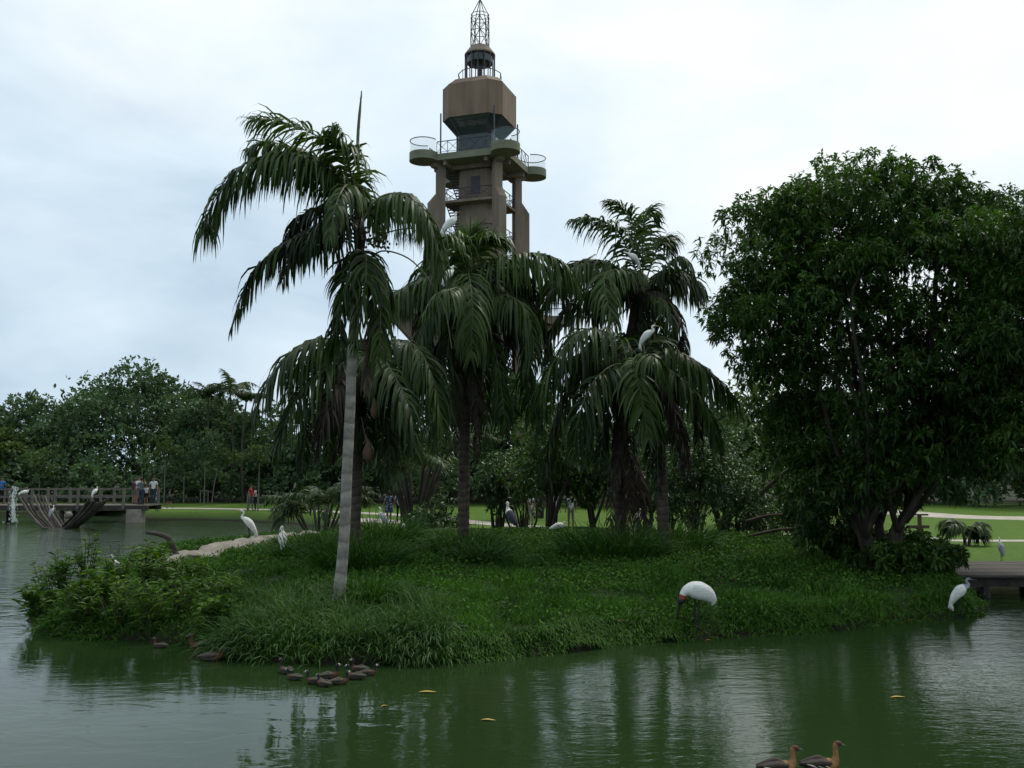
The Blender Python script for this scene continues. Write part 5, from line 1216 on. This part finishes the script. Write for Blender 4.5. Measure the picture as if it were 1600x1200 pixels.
bird('stork', 'stork with dark folded wings and pale neck standing at the back of the island', gxy(797, 35.5), R_(120), mp, mr, [1, 1, 1, 1, 0, 0, 0, 0, 0, 0, 0], [M['egret'], M['dark_plume']],
     ((.235, 1.215), (.42, 1.16), .022), M['bill_grey'], [((-.02, .7), (-.04, .36), (-.02, 0), .05), ((.02, .7), (0, .36), (.03, 0), -.05)], M['black_skin'], .014, 1.0, cat='stork', eye=(.21, 1.24, .04))
# ducks
def duck(label, loc, heading, kind, scale=1.0, group=None, up=1.0):
    path = [(-.27, .075), (-.20, .075), (-.10, .065), (.02, .06), (.12, .075), (.17, .105), (.185, .16 * up), (.18, .22 * up), (.185, .262 * up), (.205, .285 * up), (.235, .285 * up), (.255, .275 * up)]
    rad = [(.015, .012), (.055, .035), (.095, .065), (.105, .08), (.085, .075), (.055, .055), (.032, .034), (.028, .03), (.032, .034), (.036, .038), (.032, .033), (.018, .018)]
    mats = {'white_face': [M['barred'], M['chestnut'], M['black_skin'], M['cream']], 'fulvous': [M['duck_back'], M['tawny'], M['tawny'], M['chestnut']], 'brown': [M['barred'], M['chestnut'], M['chestnut'], M['barred']]}[kind]
    mi = [2 if kind == 'white_face' else 0, 0, 0, 0, 1, 1, 2, 2, 2, 2 if kind == 'white_face' else 3, 3, 3]
    root = bird('duck', label, loc, heading, path, rad, mi, mats, ((.25, .277 * up), (.315, .262 * up), .017), M['bill_grey'], scale=scale, group=group, cat='duck', eye=(.222, .293 * up, .033))
    for s in (-1, 1):                                                # folded wings along the flanks
        g = Geo(); g.tube(spline([(.10, s * .075, .105), (-.02, s * .098, .115), (-.16, s * .07, .10), (-.26, s * .025, .095)], 12), np.interp(np.linspace(0, 1, 12), [0, .3, 1], [.02, .045, .008]).tolist(), 8)
        w = g.build('wing', M['duck_back'] if kind == 'fulvous' else M['barred'], root, smooth=True, local=True)
        if kind == 'fulvous':
            for k in range(3):
                g = Geo(); x = .02 - .075 * k; g.tube(spline([(x + .06, s * .104, .055), (x, s * .116, .085), (x - .07, s * .088, .10)], 8), np.interp(np.linspace(0, 1, 8), [0, .5, 1], [.004, .011, .003]).tolist(), 6); g.build('flank_plume', M['cream'], w, local=True)
    return root
def wp(px, py): p = on_z(px, py, 0.0); p[2] = 0.0; return p
WF = [(460, 1062, 165, 'first white-faced duck at the head of the raft, its face turned to the bank'), (492, 1068, 175, 'white-faced duck second in the raft with upright neck'), (514, 1060, 20, 'white-faced duck behind the front row of the raft'),
      (506, 1072, 150, 'white-faced duck low in the water in the front row'), (530, 1069, 15, 'white-faced duck showing its white face to the right'), (556, 1061, 172, 'white-faced duck near the tail of the raft'),
      (575, 1055, 10, 'last white-faced duck of the raft, seen broadside'), (562, 1049, 168, 'white-faced duck nearest the bank at the raft tail'), (447, 1052, 140, 'white-faced duck beside the leader, only its head up')]
for i, (x, y, h, lb) in enumerate(WF): duck(lb, wp(x, y), R_(h), 'white_face', .62 + .04 * (i % 3), 'raft of white-faced ducks', up=1.0 + .08 * ((i * 7) % 3 - 1))
duck('tawny duck swimming behind the other of the pair, chestnut head', wp(1216, 1208), R_(4), 'fulvous', .96, 'pair of tawny ducks')
duck('tawny duck leading the pair with raised chestnut head', wp(1283, 1204), R_(2), 'fulvous', .96, 'pair of tawny ducks', up=1.1)
duck('reddish duck with pink bill in the hollow under the bank', wp(314, 1014), R_(200), 'brown', .95, 'brown ducks under the bank')
duck('brown duck floating just outside the bank hollow', wp(330, 1032), R_(5), 'brown', .95, 'brown ducks under the bank', up=.8)
duck('small brown duck by the dark bank left of the hollow', wp(250, 1012), R_(170), 'brown', .62, 'brown ducks under the bank')
duck('dark duck sitting on the planks end of the bridge', gxy(1515, 30.6), R_(150), 'brown', .9, up=.8)
# floating and fallen leaves
def fallen(label, p, rz, ln, mat, group):
    n = 9; u = np.linspace(0, 1, n); w = np.sin(u * math.pi) ** .8 * ln * .13 + .002; z = .008 + .02 * np.sin(u * math.pi * 1.0) * np.linspace(1, .4, n)
    top = np.stack([np.stack([u * ln - ln/2, w, z], 1), np.stack([u * ln - ln/2, 0 * w, z - .006], 1), np.stack([u * ln - ln/2, -w, z], 1)], 1).reshape(-1, 3)
    v = np.vstack([top, top - (0, 0, .003)]); f = []
    for i in range(n - 1):
        for k in range(2):
            a = i*3+k; f += [(a, a+1, a+4, a+3), (a + 3*n, a+3 + 3*n, a+4 + 3*n, a+1 + 3*n)]
    g = Geo(); g.add(v, f); o = g.build('fallen_leaf', mat, None, smooth=True, local=True); o.location = p; o.rotation_euler = (0, 0, rz)
    return tag(o, label, 'leaf', group)
FL = 'leaves floating on the pond'
fallen('long yellow leaf floating out from the duck raft', wp(668, 1082), .05, .30, M['yellow_leaf'], FL)
fallen('yellow leaf floating in the dark green reflection', wp(763, 1126), -.1, .22, M['yellow_leaf'], FL)
fallen('yellow leaf floating beside the bright sky reflection', wp(1403, 1090), .1, .24, M['yellow_leaf'], FL)
fallen('tiny yellow leaf floating below the duck raft', wp(601, 1104), .5, .12, M['yellow_leaf'], FL)
fallen('orange leaf at the water edge under the huge tree', wp(1425, 969), .1, .26, M['orange_leaf'], FL)
fallen('orange leaf floating by the stork legs', wp(1108, 1001), .2, .16, M['orange_leaf'], FL)
fallen('yellow leaf lying in the grass left of the stork', gp(970, 988) + (0, 0, .16), .4, .2, M['yellow_leaf'], None)

# ------------------------------------------------------------------ footbridge on the left
FB_Y, FB_Z = 64.0, 1.12
x_end = at(242, 790, FB_Y)[0]; x_start = -42.0
fb = thing('footbridge', 'long weathered wooden footbridge with post-and-rail sides across the far water', 'footbridge', ((x_start + x_end) / 2, FB_Y, 0))
nb = 62; bw = (x_end - x_start) / nb; board = None
for i in range(nb):
    if board is None:
        g = Geo(); g.box((0, 0, 0), (bw - .02, 2.5, .07)); board = g.build('deck_board', M['wood'], fb, local=True); o = board
    else: o = board.copy(); COL.objects.link(o); o.parent = fb
    o.location = (x_start + bw * (i + .5) - fb.location[0], 0, FB_Z - .035)
for s in (-1.15, 1.15):
    g = Geo(); g.box(((x_start + x_end) / 2, FB_Y + s, FB_Z - .22), (x_end - x_start, .14, .28)); g.build('side_beam', M['dark_wood'], fb)
    xr = x_end - (1.6 if s < 0 else .2)
    for z, t in ((1.0, .07), (.52, .14)):
        g = Geo(); g.box(((x_start + xr) / 2, FB_Y + s, FB_Z + z), (xr - x_start, .05, t)); g.build('rail', M['wood'], fb)
    x = xr; 
    while x > x_start:
        g = Geo(); g.box((x, FB_Y + s - .055, FB_Z + .42), (.15, .13, 1.36)); g.build('rail_post', M['wood'], fb); x -= 1.48
for x in np.arange(x_end - 1.3, x_start, -4.4):
    for s in (-.9, .9):
        g = Geo(); g.tube([(x, FB_Y + s, -1.2), (x, FB_Y + s, FB_Z - .1)], .15, 8); g.build('pile', M['dark_wood'], fb)
g = Geo(); g.box((at(221, 800, FB_Y)[0], FB_Y - .95, .35), (1.0, .7, 1.0)); g.build('abutment', M['stone'], fb)
# fountain jet
fp = at(20, 812, 61.0); fp[2] = 0
ft = thing('fountain_jet', 'white jet of water spouting before the footbridge', 'fountain', fp)
r = np.random.default_rng(8)
g = Geo(); g.tube([(0, 0, -.2), (0, 0, .12)], .08, 8); g.build('nozzle', M['steel'], ft, local=True)
g = Geo(); zz = np.linspace(.05, 2.35, 16); g.tube(np.stack([.05 * np.sin(zz * 3) , 0 * zz, zz], 1), np.interp(zz, [0, .8, 2, 2.35], [.07, .09, .07, .03]), 12, jitter=.5, rng=r); g.build('water_column', M['spray'], ft, local=True)
g = Geo()
for i in range(150):
    z = r.uniform(0, 2.4); a = r.uniform(0, 6.28); rr = .08 + .20 * r.random() ** 2 + (.5 * r.random() if z < .25 else 0); p = np.array([math.cos(a) * rr, math.sin(a) * rr, z]); s = r.uniform(.015, .045)
    g.tube([p - (0, 0, s * 2), p, p + (0, 0, s * 2)], [s * .3, s, s * .3], 5)
o = g.build('spray_drops', M['spray'], ft, local=True); o['kind'] = 'stuff'
# wrecked boat
BY = 57.0; bp0 = at(85, 826, BY); bp0[2] = 0
wk = thing('boat_wreck', 'wreck of an old wooden boat, bare curved timbers rising from the water', 'boat', bp0)
r = np.random.default_rng(12)
for i, (x, y, d) in enumerate([(30, 776, -.8), (36, 778, -.3), (44, 780, .2), (52, 772, .7), (58, 772, 1.1), (64, 773, 1.5), (70, 775, 1.9), (80, 776, 2.4)]):
    a = at(x, y, BY + d); e_ = at(72 + i * 4.2, 823 - i * .8, BY + d * .5); m_ = (a + e_) / 2 + np.array([-.12, 0, -.16])
    g = Geo(); g.tube(spline([a, m_, e_ + (0, 0, -.25)], 14), np.linspace(.055, .085, 14), 6, jitter=.3, rng=r); g.build('rib', M['dark_wood'] if i % 3 else M['wood'], wk)
for i, (x, y, d) in enumerate([(140, 778, -.6), (146, 782, -.2), (152, 785, .2), (158, 783, .6), (164, 781, 1.0), (169, 779, 1.4)]):
    a = at(x, y, BY + d); e_ = at(96 + i * 5, 824 - i * 1.6, BY + d); m_ = (a + e_) / 2 + np.array([.12, 0, -.16])
    g = Geo(); g.tube(spline([a, m_, e_ + (0, 0, -.25)], 14), np.linspace(.06, .09, 14), 6, jitter=.3, rng=r); g.build('rib', M['dark_wood'], wk)
for k in range(6):                                                   # planking left on the right side
    t = .06 + k * .15; A = at(96 + 44 * t, 823 - 42 * t, BY - .3 + .1 * t); B = at(118 + 46 * t, 818 - 38 * t, BY + 1.5)
    dv = (at(140, 780, BY) - at(96, 824, BY)); dv = dv / np.linalg.norm(dv) * .17
    v = [A - dv, B - dv, B + dv, A + dv]; off = np.array([.035, .0, .045]); v = v + [p + off for p in v]
    g = Geo(); g.add(v, [(3,2,1,0),(4,5,6,7),(0,1,5,4),(1,2,6,5),(2,3,7,6),(3,0,4,7)]); g.build('plank', M['dark_wood'], wk)
g = Geo(); g.tube(spline([at(66, 824, BY - .5), at(90, 826, BY), at(118, 821, BY + 1.0)], 12) - (0, 0, .05), .09, 6); g.build('keel', M['dark_wood'], wk)
g = Geo(); c = at(107, 805, BY + .6); g.tube([c - (.22, 0, .16), c - (0, 0, .05), c + (.05, 0, .12), c + (.1, 0, .2)], [.05, .24, .2, .03], 9); g.build('bow_stone', M['stone'], wk, smooth=True)

# ------------------------------------------------------------------ right: plank bridge, lawn furniture
pbz = .62; xa, xb = 11.6, 24.0
pbr = thing('plank_bridge', 'low grey plank bridge running off to the right beside the huge tree', 'bridge', ((xa + xb) / 2, 28.3, 0))
for i in range(11):
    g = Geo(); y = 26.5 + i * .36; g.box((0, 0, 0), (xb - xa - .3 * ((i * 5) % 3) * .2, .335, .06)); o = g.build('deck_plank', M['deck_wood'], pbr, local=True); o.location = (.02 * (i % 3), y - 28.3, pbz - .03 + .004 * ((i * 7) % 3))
for y in (26.6, 28.3, 30.0):
    g = Geo(); g.box(((xa + xb) / 2, y, pbz - .2), (xb - xa, .16, .26)); g.build('beam', M['dark_wood'], pbr)
for x in (12.9, 15.7, 18.5, 21.3):
    for y in (26.6, 30.0):
        g = Geo(); g.tube([(x, y, -1.2), (x, y, pbz - .1)], .12, 8); g.build('pile', M['dark_wood'], pbr)
b = gxy(1429, 40.5); sg = thing('wooden_stand', 'dark wooden post with two crossbars standing on the lawn', 'post', b)
g = Geo(); g.box(b + (0, 0, .52), (.13, .12, 1.14)); g.build('post', M['brown_wood'], sg)
g = Geo(); g.box(b + (.02, -.085, 1.10), (.62, .05, .07)); g.build('crossbar', M['brown_wood'], sg)
g = Geo(); g.box(b + (-.12, -.085, .60), (.95, .05, .13)); g.build('crossbar', M['brown_wood'], sg)
b = gxy(1430, 38.2); sl = thing('white_slab', 'low white slab lying on two blocks beside the narrow path', 'slab', b)
g = Geo(); g.box(b + (0, 0, .24), (1.35, .75, .08)); g.build('top', M['white_board'], sl)
for s in (-.45, .45):
    g = Geo(); g.box(b + (s, 0, .09), (.16, .55, .22)); g.build('block', M['stone'], sl)
# thin posts by the paths
for px, Y, h, lb in ((396 - 5, 66.5, 1.15, 'thin pale post left of the couple on the path'), (407, 66.8, 1.15, 'thin pale post right of the couple on the path'), (602, 54.8, 1.0, 'thin pale post beside the woman in the patterned dress'), (474, 62.0, 1.3, 'thin pale post on the lawn by the inlet')):
    b = gxy(px, Y); g = Geo(); g.tube([b - (0, 0, .2), b + (0, 0, h), b + (0, 0, h + .03)], [.045, .04, .02], 8); o = g.build('path_post', M['wood']); tag(o, lb, 'post', 'thin posts along the paths')

# ------------------------------------------------------------------ people
SK = [flat('skin_tan', (0.30, 0.165, 0.105), .6), flat('skin_brown', (0.20, 0.105, 0.065), .6)]
HAIR = flat('dark_hair', (0.018, 0.014, 0.012), .6); SHOE = flat('shoe', (0.05, 0.045, 0.045), .6)
def cloth(name, c): return pmat('cloth_' + name, c, tuple(x * .75 for x in c), scale=6, rough=.9, bump=.25, spec=.1)
CL = {k: cloth(k, v) for k, v in dict(white=(.68, .69, .72), grey=(.13, .145, .15), purple=(.10, .035, .075), jeans=(.045, .06, .09), dark=(.018, .018, .024), khaki=(.17, .16, .135), red=(.42, .025, .035), blue=(.03, .17, .46), teal=(.03, .10, .12),
                               pale=(.44, .40, .40), navy=(.05, .06, .12), light=(.52, .54, .58)).items()}
pm, nt, o_ = new_mat('patterned_dress'); v_ = N(nt, 'ShaderNodeTexVoronoi', {'Scale': 9.0}); tcn = N(nt, 'ShaderNodeTexCoord'); nt.links.new(tcn.outputs['Object'], v_.inputs['Vector'])
rp_ = N(nt, 'ShaderNodeValToRGB'); rp_.color_ramp.interpolation = 'CONSTANT'; rp_.color_ramp.elements[0].color = (.45, .47, .52, 1); rp_.color_ramp.elements[1].position = .32; rp_.color_ramp.elements[1].color = (.035, .045, .10, 1)
pp = N(nt, 'ShaderNodeBsdfPrincipled', {'Roughness': .9}); nt.links.new(v_.outputs['Distance'], rp_.inputs['Fac']); nt.links.new(rp_.outputs['Color'], pp.inputs['Base Color']); nt.links.new(pp.outputs['BSDF'], o_.inputs['Surface'])
CL['pattern'] = pm
def hand_mesh():
    g = Geo(); g.tube([(0, 0, 0), (0, 0, -.035), (0, 0, -.085)], [(.018, .026), (.016, .042), (.013, .040)], 8, side=(0, 0, 1) if False else (1, 0, 0))
    for k, (y, l) in enumerate(((-.030, .062), (-.010, .074), (.010, .070), (.029, .054))):
        g.tube(spline([(0, y, -.08), (.006, y * 1.08, -.08 - l * .55), (.022, y * 1.05, -.08 - l)], 6), [.0095, .009, .009, .0085, .008, .005], 6)
    g.tube(spline([(.004, -.034, -.03), (.016, -.056, -.06), (.024, -.060, -.09)], 6), [.011, .0105, .010, .0095, .009, .005], 6)
    me = bpy.data.meshes.new('hand'); me.from_pydata(np.concatenate(g.v).tolist(), [], g.f); return me
HAND = [hand_mesh(), hand_mesh()]
for hm, sk in zip(HAND, SK): hm.materials.append(sk)
def person(label, loc, heading, top, bottom, h=1.7, sk=0, bottom_len='long', stride=.0, arms=('down', 'down'), hair='short', lean=0.0, dress=False, group=None, cap=None):
    root = thing('person', label, 'person', loc, heading, group); s = h * 1.05 / 1.72
    root.scale = (s, s, s)
    V, Rr, E, lab = [], [], [], []
    def v(p, r, par=None, l=None):
        V.append(p); Rr.append(r if isinstance(r, tuple) else (r, r))
        if par is not None: E.append((par, len(V) - 1)); lab.append(l)
        return len(V) - 1
    # facing +x, y is left
    pel = v((0, 0, .93), (.15, .115)); bel = v((.005 + lean * .2, 0, 1.06), (.145, .11), pel, 'top'); ch = v((lean * .45, 0, 1.27), (.165, .12), bel, 'top'); nb_ = v((lean * .6, 0, 1.43), (.075, .07), ch, 'top')
    nk = v((.012 + lean * .7, 0, 1.50), .052, nb_, 'skin'); hd = v((.028 + lean * .8, 0, 1.585), (.078, .088), nk, 'skin'); hd2 = v((.018 + lean * .85, 0, 1.66), (.07, .085), hd, 'skin')
    ends = []
    for sy, mode in ((1, arms[0]), (-1, arms[1])):
        sh = v((lean * .5, sy * .175, 1.385), .06, ch, 'top')
        if mode == 'down': el, wr = (-.02, sy * .235, 1.12), (.05, sy * .25, .885)
        elif mode == 'fwd': el, wr = (.08, sy * .24, 1.14), (.30, sy * .16, 1.20)
        elif mode == 'up': el, wr = (.18, sy * .20, 1.30), (.26, sy * .08, 1.50)
        elif mode == 'hip': el, wr = (-.06, sy * .34, 1.15), (.06, sy * .2, 1.0)
        else: el, wr = (.14, sy * .22, 1.14), (.10, sy * -.02, 1.16)
        e1 = v(el, .043, sh, 'sleeve'); w1 = v(wr, .03, e1, 'skin'); ends.append((el, wr))
    for sy in (1, -1):
        st = stride * sy
        hp = v((0, sy * .088, .88), .092, pel, 'bot'); kn = v((st * .55 + .02, sy * .095, .49), .058, hp, 'thigh'); cf = v((st * .75 - .01, sy * .097, .33), .054, kn, 'shin'); an = v((st - .02, sy * .1, .085), .038, cf, 'shin')
        he = v((st + .02, sy * .1, .045), .042, an, 'shoe'); to = v((st + .16, sy * .112, .03), .03, he, 'shoe')
    me = bpy.data.meshes.new('skeleton'); me.from_pydata(V, E, []); tmp = bpy.data.objects.new('tmp', me); COL.objects.link(tmp)
    md = tmp.modifiers.new('Skin', 'SKIN'); md.use_smooth_shade = True
    for i, sv in enumerate(me.skin_vertices[0].data): sv.radius = Rr[i]; sv.use_root = (i == 0)
    tmp.modifiers.new('Sub', 'SUBSURF').levels = 1
    dg = bpy.context.evaluated_depsgraph_get(); bm_ = bpy.data.meshes.new_from_object(tmp.evaluated_get(dg)); bpy.data.objects.remove(tmp)
    bm_.name = 'body'
    skin = SK[sk]; mats = [CL[top], CL[bottom], skin, SHOE]
    bm_.materials.clear()
    for m_ in mats: bm_.materials.append(m_)
    A = np.array([V[a] for a, b in E]); B = np.array([V[b] for a, b in E])
    mi = []
    for p in bm_.polygons:
        c = np.array(p.center); t = np.clip(np.sum((c - A) * (B - A), 1) / np.sum((B - A) ** 2, 1), 0, 1); d = np.linalg.norm(c - A - (B - A) * t[:, None], axis=1)
        i = int(np.argmin(d)); l = lab[i]
        k = {'top': 0, 'sleeve': 0 if t[i] < .62 else 2, 'skin': 2, 'bot': 1, 'thigh': 1, 'shin': 1 if bottom_len == 'long' else 2, 'shoe': 3}[l]
        if l == 'thigh' and bottom_len == 'short' and t[i] > .75: k = 2
        if l in ('top',) and c[2] < .96: k = 1
        mi.append(k)
    bm_.polygons.foreach_set('material_index', mi); bm_.update()
    link('body', bm_, root)
    hx = .018 + lean * .82
    g = Geo()                                                        # hair: a cap over crown and nape
    zs_ = [1.545, 1.60, 1.66, 1.715, 1.735] if hair == 'short' else [1.40, 1.50, 1.60, 1.69, 1.735]
    g.tube([(hx - .030, 0, zs_[0]), (hx - .022, 0, zs_[1]), (hx - .012, 0, zs_[2]), (hx - .006, 0, zs_[3]), (hx - .004, 0, zs_[4] + .012)], [(.05, .055), (.075, .075), (.088, .092), (.06, .068), (.01, .012)], 12, side=(0, 1, 0))
    g.build('hair', CL[cap] if cap else HAIR, root, smooth=True, local=True)
    g = Geo(); fx = hx + .088
    g.tube([(fx - .012, 0, 1.625), (fx + .008, 0, 1.60), (fx + .016, 0, 1.588), (fx - .01, 0, 1.580)], [.008, .011, .013, .008], 6); g.build('nose', skin, root, local=True)
    for sy in (-1, 1):
        g = Geo(); c = np.array([fx - .008, sy * .03, 1.625]); g.tube([c - (0, .012, 0), c, c + (0, .012, 0)], [.003, .008, .003], 6); g.build('eye', HAIR, root, local=True)
        g = Geo(); c = np.array([hx + .0, sy * .082, 1.60]); g.tube([c - (0, 0, .03), c, c + (0, 0, .03)], [.008, .014, .008], 6); g.build('ear', skin, root, local=True)
    g = Geo(); c = np.array([fx - .006, 0, 1.555]); g.tube([c - (0, .022, 0), c + (.003, 0, 0), c + (0, .022, 0)], [.003, .006, .003], 6); g.build('mouth', flat_lip, root, local=True)
    for k, (el, wr) in enumerate(ends):
        o = link('hand', HAND[sk], root); d = Vector(wr) - Vector(el); o.location = wr; o.rotation_euler = (-d).to_track_quat('Z', 'Y').to_euler()
    if dress:
        g = Geo(); g.tube([(0, 0, 1.08), (0, 0, .95), (.0, 0, .75), (.0, 0, .56)], [(.16, .13), (.19, .155), (.21, .19), (.235, .22)], 14, side=(0, 1, 0), caps=False); g.build('skirt', CL[bottom], root, smooth=True, local=True)
    return root
flat_lip = flat('lips', (0.22, 0.075, 0.065), .5)
def onb(px, dy=0.0): p = at(px, 788, FB_Y + dy); p[2] = FB_Z; return p
GP = 'visitors at the end of the footbridge'
person('person in a purple shirt and grey shorts at the back of the bridge group', onb(209, .3), R_(60), 'purple', 'khaki', 1.62, 0, 'short', group=GP, arms=('fwd', 'down'))
person('tall person in a white shirt in the middle of the bridge group', onb(216, -.1), R_(-30), 'white', 'khaki', 1.78, 0, 'short', group=GP, arms=('down', 'fwd'))
person('person in a dark grey shirt and jeans seen from behind in the bridge group', onb(220, -.7), R_(80), 'grey', 'jeans', 1.68, 0, group=GP, arms=('down', 'up'))
person('child in a white shirt and black shorts beside the grey shirt', onb(228, .2), R_(-60), 'white', 'dark', 1.25, 0, 'short', group=GP)
person('person in a white printed T-shirt and blue jeans standing apart on the bridge end', onb(239, -.2), R_(-80), 'white', 'jeans', 1.74, 0, group=GP, stride=.06)
person('child with white cap and backpack leaving the bridge', gxy(251, 67.6) + (0, 0, .02), R_(35), 'light', 'jeans', 1.22, 1, group=GP, stride=.12, cap='white')
person('child in a dark teal top running on the path', gxy(270, 70.9) + (0, 0, .05), R_(15), 'teal', 'dark', 1.3, 1, 'short', stride=.24, arms=('fwd', 'fwd'))
person('man in a bright blue shirt leaning on the footbridge rail', onb(1, .55), R_(-40), 'blue', 'dark', 1.74, 0, lean=.12, arms=('fwd', 'fwd'))
person('person in a red shirt and grey trousers walking on the far path', gxy(396, 67.3) + (0, 0, .03), R_(-20), 'red', 'grey', 1.72, 0, stride=.08)
person('person in a pale top and black trousers beside the red shirt', gxy(403, 67.0) + (0, 0, .03), R_(200), 'pale', 'dark', 1.6, 0, hair='long', arms=('in', 'down'))
person('person in dark clothes behind the low palm clump', gxy(489, 62.0), R_(0), 'navy', 'dark', 1.66, 1)
person('woman in a blue and white patterned dress walking away on the path', gxy(610, 52.6) + (0, 0, .05), R_(95), 'pattern', 'pattern', 1.64, 0, 'short', stride=.06, hair='long', dress=True, arms=('down', 'hip'))
person('person in dark clothes partly hidden by the vase-shaped stem clump', gxy(626, 52.3) + (0, 0, .05), R_(85), 'light', 'dark', 1.72, 0)
person('walker in a white shirt and black trousers seen through the hanging leaves', gxy(866, 48.4) + (0, 0, .05), R_(70), 'light', 'dark', 1.72, 0, stride=.05)
person('walker in a pale shirt and khaki shorts right of the black trousers', gxy(891, 48.2) + (0, 0, .05), R_(100), 'light', 'khaki', 1.72, 1, 'short', stride=.05)
person('person in a pale shirt on the lawn behind the small tree', gxy(829, 51.5), R_(120), 'pale', 'khaki', 1.66, 0)
